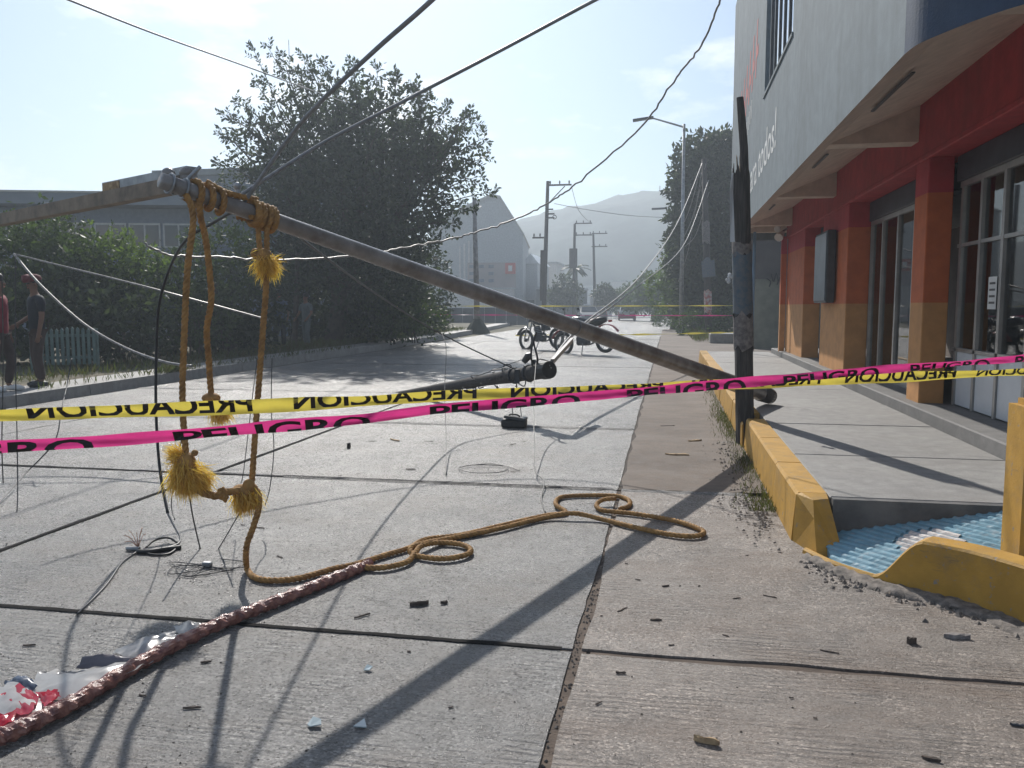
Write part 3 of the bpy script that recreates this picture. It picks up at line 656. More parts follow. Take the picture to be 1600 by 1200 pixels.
part('door_frame', MB().bb((2.96, 17.2, FZ), (3.06, 17.33, 2.69)), 'alu', fC); part('door_frame', MB().bb((2.96, 15.37, FZ), (3.06, 15.5, 2.69)), 'alu', fC)
part('handle', MB().cyl((2.97, 15.75, 1.35), (2.97, 15.75, 1.6), 0.015, n=8), 'steel', fC)
# room behind the glass
ri = MB(); ri.bb((5.6, 5.0, FZ), (5.7, 19.9, 3.0)); part('back_wall', ri, mat('shop_back_wall', (0.20, 0.17, 0.15), (0.12, 0.1, 0.1), 1.5, 0.8), B)
part('shop_ceiling', MB().bb((3.02, 5.0, 3.0), (5.7, 19.9, 3.06)), mat('shop_ceiling_paint', (0.4, 0.4, 0.4), None, 1, 0.8), B)
part('partition', MB().bb((3.05, 9.6, FZ), (5.6, 9.7, 3.0)), 'soffit', B); part('partition', MB().bb((3.05, 5.0, FZ), (5.6, 5.06, 3.0)), 'soffit', B)
# wall mounted black box sign by the door
o = bx('box_sign', (2.47, 14.02, 1.50), (2.60, 15.12, 2.66), 'dark_metal', c=0.01); o.parent = None; o.location = (0, 0, 0)
o.data.transform(Matrix.Translation(B.location)); tag(o, 'flat black box sign standing out from the orange pier', 'sign')
part('sign_face', MB().cbox((2.455, 14.06, 1.54), (2.469, 15.08, 2.62), 0.004), mat('sign_face_reflection', (0.16, 0.19, 0.22), (0.10, 0.12, 0.14), 3, 0.3), o)  # grey face paints in the reflection on the street side
part('bracket', MB().bb((2.601, 14.3, 1.6), (2.63, 14.9, 1.66)), 'dark_metal', o)
# small spot lamp at the far corner
lp = thing('spot_lamp', 'small white spot lamp fixed at the top of the far orange pier', 'lamp', (2.5, 19.8, 3.1))
part('housing', MB().tube([(2.50, 19.75, 3.10), (2.44, 19.66, 3.04), (2.40, 19.58, 2.98)], [0.05, 0.09, 0.10], 12), 'white_paint', lp)
part('bracket', MB().cyl((2.50, 19.76, 3.12), (2.60, 19.85, 3.2), 0.025), 'steel', lp)
part('second_housing', MB().tube([(2.42, 19.8, 3.22), (2.38, 19.72, 3.18)], [0.05, 0.075], 10), 'white_paint', lp)
# goods in the shop window
def shelf(x, y0, y1, label):
    t = thing('display_shelf', label, 'shelf', (x, (y0 + y1) / 2, FZ))
    for z in (0.95, 1.4, 1.85, 2.3): part('shelf_board', MB().bb((x, y0, z), (x + 0.4, y1, z + 0.03)), 'white_panel', t)
    for y in (y0, y1): part('upright', MB().bb((x, y - 0.02, FZ), (x + 0.4, y + 0.02, 2.6)), 'alu', t)
shelf(3.9, 7.2, 9.3, 'white display shelf seen through the near shop window'); shelf(4.6, 5.4, 7.0, 'white display shelf deep inside the near shop window')
cols = [(0.5, 0.1, 0.07), (0.12, 0.2, 0.4), (0.5, 0.42, 0.12), (0.4, 0.4, 0.42), (0.1, 0.3, 0.15), (0.45, 0.22, 0.08)]
gm_ = [mat('carton_%d' % i, tuple(min(.8, v * 1.5) for v in c), None, 4, 0.5) for i, c in enumerate(cols)]
for z in (0.98, 1.43, 1.88, 2.33):
    y = 7.25; nth = 0
    while y < 9.1:
        wd_ = rnd.uniform(0.14, 0.3); hh = rnd.uniform(0.18, 0.36)
        ci = rnd.randrange(6); nth += 1; o = part('goods_box', MB().cbox((3.95, y, z), (4.2, y + wd_, z + hh), 0.006), gm_[ci]); tag(o, '%s box on the %s shelf inside the near shop window, %s from its near end' % (['red', 'blue', 'ochre', 'grey', 'green', 'brown'][ci], {0.98: 'lowest', 1.43: 'second', 1.88: 'third', 2.33: 'top'}[z], ['first', 'second', 'third', 'fourth', 'fifth', 'sixth', 'seventh', 'eighth', 'ninth', 'tenth', 'eleventh', 'twelfth'][nth - 1]), 'box', 'boxes on the shop shelf'); y += wd_ + rnd.uniform(0.03, 0.12)
for y in (8.05, 7.35, 8.75):
    t = thing('wheel_rack', '%s of three ring stands inside the near shop window' % {8.05: 'middle', 7.35: 'nearest', 8.75: 'farthest'}[y], 'stand', (3.3, y, FZ), 'ring stands in the shop window')
    part('ring', MB().torus((3.35, y, 1.25), (0.5, 1, 0), 0.24, 0.02, 20, 6), 'black', t); part('post', MB().cyl((3.35, y, FZ), (3.35, y, 1.02), 0.02), 'steel', t)
    part('base', MB().bb((3.2, y - 0.15, FZ + 0.001), (3.5, y + 0.15, FZ + 0.03)), 'white_panel', t)
nm = MB().bb((2.945, 8.30, 1.42), (2.948, 8.50, 1.72)); o = part('notice', nm, 'white_paint'); tag(o, 'white paper notice stuck on the near shop window', 'notice')
nl = MB()
for k in range(4): nl.bb((2.9438, 8.33, 1.47 + k * 0.06), (2.9446, 8.47, 1.49 + k * 0.06))
part('print', nl, 'wire', o)

# ================================================================ POLES
# broken timber stump standing in the kerb
st = thing('broken_pole', 'broken dark timber pole stump with splintered top and torn posters in the yellow kerb', 'pole', (0.86, 8.88, 0))
sb = AY(1164, 700, 8.87); stp = AY(1157, 272, 8.87); sb = Vector((sb.x + .005, 8.87, -0.05)); stp = Vector((stp.x, 8.87, stp.z)); sd = stp - sb
mb = MB(); n = 20; K = 22
for i in range(K + 1):
    t = i / K; c = sb + sd * t; r = 0.094 - 0.006 * t
    for k in range(n):
        a = 2 * math.pi * k / n; rr = r * (1 + 0.05 * math.sin(5 * a + 1.3 * t) + rnd.uniform(-0.02, 0.02))
        z = c.z + (rnd.uniform(-0.06, 0.10) if i == K else 0)
        mb.v.append((c.x + rr * math.cos(a), c.y + rr * math.sin(a), z))
for i in range(K):
    for k in range(n): mb.f.append((i * n + k, i * n + (k + 1) % n, (i + 1) * n + (k + 1) % n, (i + 1) * n + k))
mb.v.append((stp.x, stp.y, stp.z - 0.08)); c_ = len(mb.v) - 1
for k in range(n): mb.f.append((K * n + k, K * n + (k + 1) % n, c_))
part('trunk', mb, 'wood_pole', st, False)
# tall splinter left standing on the stump and short shards
mb = MB(); mb.prism([(0.725, 8.80, 2.6), (0.845, 8.84, 2.6), (0.81, 8.90, 2.6), (0.74, 8.89, 2.6)], (0, 0, 0.3))
tp = AY(1156, 152, 8.85); t2 = AY(1163, 230, 8.85)
mb = MB(); mb.tube([AY(1162, 310, 8.86), AY(1163, 268, 8.86), AY(1162, 230, 8.86), AY(1159, 190, 8.86), tp], [0.046, 0.045, 0.043, 0.041, 0.036], 7)
part('splinter', mb, 'wood_pole', st)
for k in range(16):
    a = rnd.uniform(0, 6.28); r = rnd.uniform(0.02, 0.09); p = Vector((stp.x + r * math.cos(a), stp.y + r * math.sin(a), stp.z - 0.05))
    part('splinter', MB().tube([p, p + Vector((rnd.uniform(-.03, .01), rnd.uniform(-.02, .02), rnd.uniform(0.08, 0.26)))], [0.012, 0.002], 4), 'fresh_wood' if k % 3 == 0 else 'wood_pole', st)
def wrap(par, b, d, r, z0, z1, a0, a1, m, name='poster', ragged=0.02):
    mb = MB(); n = 14; rows_ = 7
    for j in range(rows_ + 1):
        z = z0 + (z1 - z0) * j / rows_
        if j in (0, rows_): zz = lambda: z + rnd.uniform(-ragged, ragged)
        else: zz = lambda: z
        for i in range(n + 1):
            a = a0 + (a1 - a0) * i / n; c = b + d * ((z - b.z) / d.z); rr = r + 0.006 + rnd.uniform(0, 0.004)
            mb.v.append((c.x + rr * math.cos(a), c.y + rr * math.sin(a), zz()))
    for j in range(rows_):
        for i in range(n): a = j * (n + 1) + i; mb.f.append((a, a + 1, a + n + 2, a + n + 1))
    return part(name, mb, m, par, True, fix=False)
MAT['poster_blue'] = mat('faded_blue_poster', (0.085, 0.125, 0.165), (0.16, 0.165, 0.17), 14, 0.75)
MAT['poster_old'] = mat('weathered_poster', (0.26, 0.235, 0.22), (0.11, 0.10, 0.10), 18, 0.85)
MAT['poster_red'] = mat('red_white_poster', (0.42, 0.12, 0.10), (0.5, 0.48, 0.45), 9, 0.8)
wrap(st, sb, sd, 0.092, 1.38, 1.98, 0, 6.283, 'poster_blue', ragged=0.04)
wrap(st, sb, sd, 0.094, 1.00, 1.36, 0, 6.283, 'poster_old', ragged=0.05); wrap(st, sb, sd, 0.090, 1.97, 2.10, 0, 6.283, 'poster_old', ragged=0.04)
# torn white strip hanging at the left
mb = MB(); a = AY(1143, 270, 8.8); b = AY(1140, 300, 8.8); c = AY(1141, 378, 8.8)
mb.add([a + Vector((0.02, 0, 0)), a, b, c, c + Vector((0.045, 0, 0)), b + Vector((0.04, 0.03, 0))], [(0, 1, 2, 5), (5, 2, 3, 4)])
part('torn_strip', mb, 'white_panel', st, fix=False)
mb = MB(); p = AY(1139, 435, 8.8)
for k in range(8): q = p + Vector((rnd.uniform(-.03, .03), 0, rnd.uniform(-.04, .04))); mb.ball(q, rnd.uniform(0.012, 0.022), 6, 4)
part('paper_scrap', mb, 'white_panel', st)
# thin blue pole behind, under the overhang
o = part('conduit', MB().cyl((1.98, 20.6, 0.3), (1.98, 20.6, 3.2), 0.035), mat('blue_pipe', (0.15, 0.27, 0.42), None, 4, 0.5)); tag(o, 'thin blue pipe under the far end of the overhang', 'pipe')

# fallen pole with crossarms propped across the road
PB, PT = Vector((1.17, 10.03, 0.40)), Vector((-2.53, 3.70, 2.09))
FP = thing('fallen_pole', 'long fallen utility pole slanting over the road, its foot on the sidewalk', 'pole', PB)
mb = MB(); K = 30; pts = [PB + (PT - PB) * (0.988 * i / K) for i in range(K + 1)]
mb.tube(pts, [0.093 - 0.053 * (i / K) for i in range(K + 1)], 20); part('shaft', mb, 'metal_pole', FP, True)
pd = (PT - PB).normalized()
def onpole(t): return PB + (PT - PB) * t
# butt end, rough and dark
mb = MB().tube([PB - pd * 0.03, PB + pd * 0.25], [0.092, 0.097], 18); part('butt', mb, 'wood_pole', FP)
mb = MB().tube([onpole(0.52) - pd * .01, onpole(0.52) + pd * .012], [0.069, 0.069], 18); part('band', mb, 'steel', FP)
ca0, ca1 = AD(290, 287, 4.33), AD(-40, 352, 6.45)
mb = MB(); d = (ca1 - ca0); mb.obox((ca0 + ca1) / 2, (d, d.cross(Vector((0, 0, 1))), d.cross(Vector((0, 0, 1))).cross(d)), (d.length / 2, 0.035, 0.04)); part('crossarm', mb, 'crossarm', FP)
cb0, cb1 = AD(300, 277, 4.28), AD(168, 301, 5.0)
mb = MB(); d2 = (cb1 - cb0); mb.obox((cb0 + cb1) / 2, (d2, d2.cross(Vector((0, 0, 1))), d2.cross(Vector((0, 0, 1))).cross(d2)), (d2.length / 2, 0.03, 0.055)); part('crossarm', mb, 'steel', FP)
e = cb1 - d2.normalized() * 0.13
mb = MB(); mb.obox(e, (d2, d2.cross(Vector((0, 0, 1))), d2.cross(Vector((0, 0, 1))).cross(d2)), (0.12, 0.033, 0.048)); part('crossarm_lit_end', mb, 'fresh_wood', FP)  # yellow light on the arm's end, put in as a pale wood block
for q in ((263, 271), (291, 270)):
    c = AD(q[0], q[1], 4.28); part('insulator_cap', MB().ball(c, (0.035, 0.035, 0.03), 12, 8).cyl(c - Vector((0, 0, 0.05)), c, 0.03, n=12), 'metal_pole', FP, True)
part('strap', MB().torus(onpole(0.982), pd, 0.049, 0.007, 18, 6).torus(onpole(0.972), pd, 0.05, 0.007, 18, 6), 'steel', FP)
part('bolt', MB().cyl(onpole(0.97) + Vector((-.05, -.05, -.03)), onpole(0.97) + Vector((.05, .05, .12)), 0.01), 'steel', FP)
c = AD(371, 291, 4.4); part('clamp', MB().ball(c, 0.022, 8, 6).cyl(c, c - Vector((0, 0, .05)), 0.012), 'steel', FP)

# second pole lying behind with hardware
Q0, Q1 = AY(858, 578, 9.85), AY(612, 618, 13.4)
P2 = thing('fallen_pole', 'short dark broken pole with tangled fittings propped low behind the tapes', 'pole', Q0)
K = 16; mb = MB(); mb.tube([Q0 + (Q1 - Q0) * (i / K) for i in range(K + 1)], [(0.095 - 0.05 * (i / K)) * rnd.uniform(.93, 1.07) for i in range(K + 1)], 14); part('shaft', mb, 'wood_pole', P2, True)
pd2 = (Q1 - Q0).normalized()
part('end_cap', MB().tube([Q0 - pd2 * .01, Q0 + pd2 * .12], [0.108, 0.108], 14), 'black', P2)
for k, (x, y) in enumerate(((822, 582), (836, 573), (808, 588))):
    c = AY(x, y, 10.2); part('bracket', MB().obox(c, ((1, .2, 0), (0, 1, 0), (0, 0, 1)), (0.03, 0.02, 0.09)), 'dark_metal', P2)
part('strap', MB().torus(Q0 + pd2 * 0.45, pd2, 0.1, 0.014, 16, 6).torus(Q0 + pd2 * 0.8, pd2, 0.097, 0.014, 16, 6), 'dark_metal', P2)
part('insulator', MB().tube([AY(818, 566, 10.1), AY(826, 556, 10.1), AY(830, 553, 10.1)], [0.035, 0.05, 0.02], 10), 'insulator', P2)
for k in range(34):
    s = rnd.uniform(0.05, 0.95); c = Q0 + pd2 * (s * 2.6); a = rnd.uniform(-1, 1)
    pts = smooth_path([c, c + Vector((rnd.uniform(-.1, .1), rnd.uniform(-.1, .1), a * 0.16)), c + Vector((rnd.uniform(-.16, .16), rnd.uniform(-.1, .1), a * rnd.uniform(0.1, .26)))], 4)
    part('loose_wire', MB().tube(pts, 0.008, 5), 'black', P2)
pts = smooth_path([AY(832, 572, 10.0), AY(830, 548, 10.0), AY(838, 520, 10.0), AY(834, 535, 9.95), AY(840, 560, 9.95), AY(838, 572, 10)], 5)
part('wire_loop', MB().tube(pts, 0.012, 6), 'black', P2)
# what pole 2 rests on: dark coil of cable on the slab
c = G(803, 668)
o = thing('cable_box', 'black cable splice box lying on the road under the short broken pole', 'splice box', c)
part('case', MB().cbox((c.x - 0.15, c.y - 0.06, 0.0), (c.x + 0.15, c.y + 0.1, 0.10), 0.02), 'black', o)
part('lid', MB().obox((c.x + 0.02, c.y + 0.02, 0.118), ((1, 0, -0.12), (0, 1, 0), (0.12, 0, 1)), (0.13, 0.08, 0.016)), 'dark_metal', o)
part('handle', MB().tube(smooth_path([(c.x - 0.07, c.y, 0.12), (c.x - 0.04, c.y, 0.16), (c.x + 0.05, c.y, 0.15), (c.x + 0.08, c.y, 0.11)], 4), 0.01, 6), 'black', o)
part('hanging_wire', MB().tube([AY(800, 620, 9.85), Vector((c.x - 0.02, c.y + .03, 0.12))], 0.006, 5), 'wire', o); part('hanging_wire', MB().tube([AY(812, 625, 9.85), Vector((c.x + 0.09, c.y + .03, 0.10))], 0.005, 5), 'wire', o)

# ================================================================ CABLES AND WIRES
def wire(name, pts, r, m, label, cat='wire', k=8, n=6, wob=0.0):
    P = smooth_path(pts, k)
    if wob:
        P = [p + Vector((rnd.gauss(0, wob), rnd.gauss(0, wob), rnd.gauss(0, wob))) if 0 < i < len(P) - 1 else p for i, p in enumerate(P)]
    o = part(name, MB().tube(P, r, n), m, None, True, fix=False); return tag(o, label, cat)
hook = onpole(0.925)
wire('overhead_cable', [hook + Vector((0, 0, .05)), AD(452, 215, 4.2), AD(505, 155, 3.9), AD(590, 75, 3.6), AD(675, 0, 3.35), AD(820, -140, 3.0), AD(1150, -480, 2.6)], 0.0115, 'cable_dark', 'thick overhead cable rising steeply from the fallen pole, the left of the pair', 'cable')
wire('overhead_cable', [onpole(0.932) + Vector((0, 0, .05)), AD(500, 226, 4.5), AD(625, 161, 4.5), AD(780, 80, 4.5), AD(930, 0, 4.5), AD(1200, -140, 4.5), AD(1900, -510, 4.5)], 0.010, 'cable_dark', 'overhead cable rising gently to the right from the fallen pole, the right of the pair', 'cable')
wire('overhead_cable', [AY(-700, -330, 3.6), AY(-250, -140, 5.6), AY(60, -18, 8.0), AY(108, 0, 8.5), AY(240, 52, 10.5), AY(380, 102, 13.5), AY(470, 135, 17), AY(540, 160, 23)], 0.013, 'cable_dark', 'thin overhead cable sloping down from the upper left corner to the big tree', 'cable')
wire('lumpy_cable', [Vector((1.46, 6.7, 6.2)), AY(1145, -50, 7.6), AY(1125, 0, 7.8), AY(1095, 70, 8.2), AY(1052, 128, 8.6), AY(1000, 200, 9.0), AY(900, 287, 9.6), AY(855, 318, 9.8), AY(800, 345, 9.8), AY(740, 364, 9.6), AY(706, 373, 9.4), AY(640, 386, 9.0), AY(560, 399, 8.4), AY(440, 406, 7.6), AY(350, 402, 7.0), AY(270, 399, 6.6), AY(225, 380, 6.4)], 0.0095, 'cable_pale', 'long lumpy pale cable sagging across the whole street from the shop side', 'cable', 10, 6, 0.006)
wire('guy_cable', [Q0 + Vector((0, 0, .05)), AY(905, 512, 12.5), AY(1000, 432, 20), AY(1060, 345, 30), AY(1097, 255, 39.6)], 0.014, 'cable_pale', 'pale cable running from the short broken pole up towards the postered pole, upper strand', 'cable')
wire('guy_cable', [Q0 + Vector((0.02, 0, .02)), AY(902, 518, 12.4), AY(985, 456, 18), AY(1070, 380, 31), AY(1107, 282, 39.6)], 0.013, 'cable_pale', 'pale cable running from the short broken pole up towards the postered pole, lower strand', 'cable')
o = part('guy_strap', MB().obox((AY(862, 566, 9.9) + AY(893, 532, 11.2)) / 2, (AY(893, 532, 11.2) - AY(862, 566, 9.9), (0.3, -.4, 1), (1, 0, 0)), ((AY(893, 532, 11.2) - AY(862, 566, 9.9)).length / 2, 0.045, 0.02)), 'cable_pale'); tag(o, 'flat pale guard strip on the cable at the tip of the short broken pole', 'guard')
wire('cable', [AY(22, 397, 8), AY(90, 414, 8), AY(180, 436, 8), AY(265, 458, 8), AY(420, 500, 8.4)], 0.010, 'cable_pale', 'pale cable stretched from the left bushes, the upper of two meeting at a point', 'cable')
wire('cable', [AY(22, 397, 8), AY(62, 444, 7.8), AY(130, 505, 7.6), AY(195, 543, 7.4), AY(255, 565, 7.2), AY(300, 572, 7.1)], 0.013, 'cable_pale', 'pale cable drooping in a curve before the green fence', 'cable')
wire('cable', [onpole(0.895), AY(560, 440, 6.6), AY(640, 493, 8.4), AY(690, 522, 9.6), AY(740, 547, 10), AY(818, 583, 10.3)], 0.009, 'wire', 'thin dark cable slanting from the fallen pole down to the short broken pole')
wire('hanging_wire', [AY(690, 520, 9.5), AY(697, 545, 9.2), AY(695, 610, 8.6), AY(697, 680, 7.8), G(697, 742, 0.01)], 0.0045, 'wire', 'thin wire hanging straight down left of the short broken pole')
wire('hanging_wire', [AY(838, 560, 9.9), AY(834, 620, 8.8), AY(835, 700, 7.4), AY(836, 735, 6.8), AY(850, 752, 6.5), G(846, 778, 0.01), G(852, 800, 0.01)], 0.005, 'wire', 'thin wire hanging down from the tip of the short broken pole')
wire('hanging_wire', [onpole(0.93), AY(330, 350, 4.4), AY(290, 376, 4.6), AY(265, 420, 4.9), AY(248, 480, 5.0), AY(244, 560, 5.0), AY(244, 650, 4.95), AY(250, 735, 4.8), AY(262, 802, 4.6)], 0.0095, 'black', 'thick black service cable hanging from the pole top beside the yellow rope', 'cable')
SC = thing('split_cable', 'frayed black cable end splayed open on the road with copper strands', 'cable', G(240, 855))
for pts in ([AY(262, 802, 4.6), AY(272, 822, 4.55), AY(281, 838, 4.5), G(278, 850, 0.012), G(250, 858, 0.012), G(225, 858, 0.012)], [G(277, 848, 0.012), G(262, 840, 0.03), G(240, 845, 0.03), G(228, 856, 0.012)], [G(278, 855, 0.008), G(262, 866, 0.008), G(235, 866, 0.008), G(218, 858, 0.01)]):
    part('conductor', MB().tube(smooth_path(pts, 5), 0.007, 6), 'cable_pale' if pts[0].z > 0.1 else 'black', SC, True)
part('sheath', MB().tube(smooth_path([G(283, 855, .012), G(258, 858, .014), G(232, 862, .014), G(215, 862, .012)], 4), [0.014] * 13, 8), 'black', SC, True)
part('lug', MB().cyl(G(218, 858, .014), G(198, 857, .014), 0.014, 0.012), 'steel', SC)
for k in range(9):
    a = G(216, 856, .012); b = a + Vector((rnd.uniform(-.10, .04), rnd.uniform(-.04, .1), rnd.uniform(.03, .13))); part('copper_strand', MB().tube(smooth_path([a, (a + b) / 2 + Vector((0, 0, .02)), b], 3), 0.0022, 4), 'copper', SC)
wire('ground_wire', [G(214, 862, .008), G(190, 880, .008), G(165, 915, .008), G(120, 960, 0.008)], 0.005, 'wire', 'thin wire trailing from the frayed cable towards the lower left')
wire('hanging_wire', [AY(112, 560, 7), AY(105, 600, 6.8), AY(96, 640, 6.4), AY(85, 690, 6.1), AY(40, 740, 5.8), G(-10, 795, .01)], 0.005, 'black', 'dark wire crossing behind the tapes at the far left')
wire('hanging_wire', [AY(3, 430, 5), AY(5, 560, 5), AY(3, 690, 5.0), AY(5, 755, 5.0)], 0.004, 'wire', 'thin vertical wire at the very left edge of the view')
wire('hanging_wire', [AY(24, 400, 5.6), AY(24, 560, 5.4), AY(27, 700, 5.2), AY(27, 790, 5.0), AY(20, 836, 4.75), G(10, 850, .01)], 0.004, 'wire', 'thin vertical wire just inside the left edge of the view')
wire('hanging_wire', [AY(301, 340, 4.5), AY(290, 560, 4.55), AY(283, 690, 4.6), AY(268, 780, 4.7), AY(273, 812, 4.6)], 0.0035, 'wire', 'thin wire hanging beside the left yellow rope strand')
wire('hanging_wire', [AY(292, 735, 4.2), AY(300, 800, 4.3), AY(316, 870, 4.4), G(320, 884, .01)], 0.0045, 'wire', 'thin wire under the large frayed knot, the left side of a V')
wire('hanging_wire', [AY(378, 795, 4.2), AY(352, 840, 4.35), AY(332, 872, 4.45), G(322, 884, .01)], 0.0035, 'wire', 'thin wire under the small frayed knot, the right side of a V')
wire('hanging_wire', [AY(425, 560, 5.2), AY(424, 640, 5.1), AY(428, 700, 5.0), AY(422, 760, 4.9), AY(414, 790, 4.85)], 0.0035, 'wire', 'thin wire hanging right of the right yellow rope strand')
wire('hanging_wire', [AY(402, 560, 5.2), AY(392, 640, 5.1), AY(380, 740, 5.0), AY(374, 760, 4.9)], 0.003, 'wire', 'thin wire hanging behind the right yellow rope strand')
c = G(322, 886); o = thing('wire_tangle', 'small tangle of thin wire with a clamp on the road', 'wire', c)
part('clamp', MB().cbox((c.x - .02, c.y - .015, 0), (c.x + .035, c.y + .015, .03), 0.006), 'steel', o)
for k in range(7):
    a0 = rnd.uniform(0, 6.28); pts = [(c.x, c.y, .01)] + [(c.x + rnd.uniform(.05, .28) * math.cos(a0 + j * .8), c.y + rnd.uniform(.05, .2) * math.sin(a0 + j * .8), .008) for j in range(3)]
    part('strand', MB().tube(smooth_path(pts, 5), 0.0025, 4), 'wire', o)
c = G(760, 735); pts = [(c.x + .3 * math.cos(j * 1.1) * (1 - j * .06), c.y + .2 * math.sin(j * 1.1), .008 + .002 * j) for j in range(9)]
wire('ground_wire', pts, 0.004, 'wire', 'loose loop of thin wire on the road before the tapes')

# ================================================================ ROPE
def rope_mesh(pts, r=0.0165, pitch=0.085, k=8):
    P = smooth_path(pts, k)
    # resample evenly
    D = [0.0]
    for i in range(1, len(P)): D.append(D[-1] + (P[i] - P[i - 1]).length)
    n = max(4, int(D[-1] / 0.012)); Q = []; j = 0
    for i in range(n + 1):
        s = D[-1] * i / n
        while j < len(D) - 2 and D[j + 1] < s: j += 1
        t = (s - D[j]) / max(1e-9, D[j + 1] - D[j]); Q.append(P[j].lerp(P[j + 1], min(1, t)))
    mb = MB(); up = None; fr_ = []
    for i, p in enumerate(Q):
        t = (Q[min(i + 1, n)] - Q[max(i - 1, 0)]).normalized()
        if up is None: up = t.orthogonal()
        a = (up - t * up.dot(t)).normalized(); up = a; fr_.append((p, a, t.cross(a)))
    for s in range(3):
        st_ = [p + (a * math.cos(2 * math.pi * (i * D[-1] / n / pitch + s / 3)) + b * math.sin(2 * math.pi * (i * D[-1] / n / pitch + s / 3))) * r * 0.50 for i, (p, a, b) in enumerate(fr_)]
        mb.tube(st_, r * 0.60, 6)
    return mb
def fray(par, c, d, L, spread, n, bulb=0.045, name='frayed_end'):
    mb = MB(); d = Vector(d).normalized()
    for k in range(int(n * 2.2)):
        v = Vector((rnd.gauss(0, 1), rnd.gauss(0, 1), rnd.gauss(0, 1))) * spread + d
        v.normalize(); l = L * rnd.uniform(0.8, 1.05); p0 = c + Vector((rnd.gauss(0, 1), rnd.gauss(0, 1), rnd.gauss(0, 1))) * bulb * 0.35
        b = p0 + v * l * 0.55 + Vector((rnd.gauss(0, .1), rnd.gauss(0, .1), rnd.gauss(0, .1))) * l; e_ = b + (v + Vector((rnd.gauss(0, .2), rnd.gauss(0, .2), rnd.gauss(0, .2) - .1))) * l * 0.5
        s = v.cross(Vector((rnd.gauss(0, 1), rnd.gauss(0, 1), rnd.gauss(0, 1)))).normalized() * 0.0017
        mb.add([p0 - s, p0 + s, b + s, b - s, e_], [(0, 1, 2, 3), (3, 2, 4)])
    return part(name, mb, MAT['fray'], par, fix=False)
MAT['fray'] = leafmat('rope_fibre', (0.78, 0.55, 0.20), (0.52, 0.31, 0.07), 0.4)
RP = thing('rope', 'yellow twisted rope knotted round the fallen pole, hanging in strands and coiled over the road', 'rope', G(400, 900))
def rp_(pts, r=0.0165, name='strand'): return part(name, rope_mesh(pts, r), 'rope', RP, True, fix=False)
def wraps(t0, t1, turns, r=0.016):
    pts = []; a = pd.orthogonal().normalized(); b = pd.cross(a); n = turns * 9
    for i in range(n + 1):
        t = t0 + (t1 - t0) * i / n; th = 2 * math.pi * turns * i / n; rr = 0.093 - 0.053 * t + r
        pts.append(onpole(t) + (a * math.cos(th) + b * math.sin(th)) * rr)
    return pts
rp_(wraps(0.943, 0.968, 3)); rp_(wraps(0.902, 0.922, 4)); rp_(wraps(0.900, 0.926, 2), 0.015)
# strands over the top between the two lashings
rp_([onpole(0.955) + Vector((0, 0, .075)), onpole(0.935) + Vector((.0, -.05, .06)), onpole(0.915) + Vector((0, 0, .08))])
# left strand
rp_([onpole(0.965) + Vector((0, -.07, -.02)), AD(302, 340, 4.18), AD(293, 420, 4.2), AD(288, 520, 4.25), AD(285, 620, 4.3), AD(289, 690, 4.3), AD(291, 712, 4.3)])
# middle strand
rp_([onpole(0.955) + Vector((0, -.07, -.02)), AD(313, 338, 4.25), AD(321, 372, 4.3), AD(328, 430, 4.35), AD(330, 470, 4.35), AD(323, 515, 4.4), AD(326, 560, 4.45), AD(329, 605, 4.5), AD(334, 632, 4.5)])
fray(RP, AD(340, 634, 4.5), (0.35, 0, -1), 0.10, 0.35, 260, 0.05); part('knot', MB().ball(AD(330, 622, 4.5), (0.055, 0.04, 0.03), 10, 6), 'rope', RP, True)
# right double strand to the frayed knot
rp_([onpole(0.915) + Vector((0, -.08, -.02)), AD(402, 345, 4.5), AD(405, 380, 4.5), AD(410, 402, 4.5)], 0.015); rp_([onpole(0.905) + Vector((0, -.08, -.02)), AD(416, 345, 4.52), AD(417, 380, 4.52), AD(416, 405, 4.5)], 0.015)
kb = AD(413, 402, 4.5); part('knot', MB().ball(kb, (0.045, 0.04, 0.05), 10, 7).ball(kb + Vector((-.05, 0, .02)), (0.03, 0.028, 0.03), 8, 6), 'rope', RP, True)
fray(RP, kb + Vector((.01, 0, -.02)), (0.1, 0, -1), 0.085, 0.5, 520, 0.055)
rp_([kb, AD(416, 440, 4.5), AD(412, 500, 4.5), AD(406, 580, 4.5), AD(400, 660, 4.5), AD(396, 720, 4.48), AD(393, 760, 4.45)])
# big frayed knot, link, small frayed knot
k1 = AD(291, 722, 4.3)
part('knot', MB().ball(k1, (0.05, 0.045, 0.055), 10, 7).ball(k1 + Vector((.02, 0, -.05)), (0.045, 0.04, 0.05), 10, 7).ball(k1 + Vector((.05, 0, .05)), (0.018, 0.02, 0.018), 8, 6), 'rope', RP, True)
fray(RP, k1 + Vector((-.005, 0, -.03)), (-0.1, 0, -1), 0.125, 0.28, 900, 0.07); fray(RP, k1 + Vector((.04, 0, -.06)), (0.6, 0, -.7), 0.10, 0.32, 420, 0.06); fray(RP, k1 + Vector((-.03, 0, .03)), (-1, 0, .5), 0.08, 0.6, 160, 0.05)
rp_([k1 + Vector((0, 0, -.05)), AD(310, 765, 4.3), AD(325, 772, 4.3), AD(340, 775, 4.3), AD(348, 765, 4.3), AD(352, 780, 4.32), AD(345, 770, 4.3), AD(365, 768, 4.35), AD(382, 764, 4.4)], 0.02)
k2 = AD(378, 768, 4.4); part('knot', MB().ball(k2, (0.06, 0.04, 0.04), 10, 7).ball(k2 + Vector((.04, 0, .03)), (0.035, 0.03, 0.04), 10, 7), 'rope', RP, True)
fray(RP, k2 + Vector((.0, 0, -.02)), (0, 0, -1), 0.085, 0.3, 380, 0.05); fray(RP, k2 + Vector((.05, 0, -.02)), (0.3, 0, -1), 0.08, 0.35, 200, 0.05)
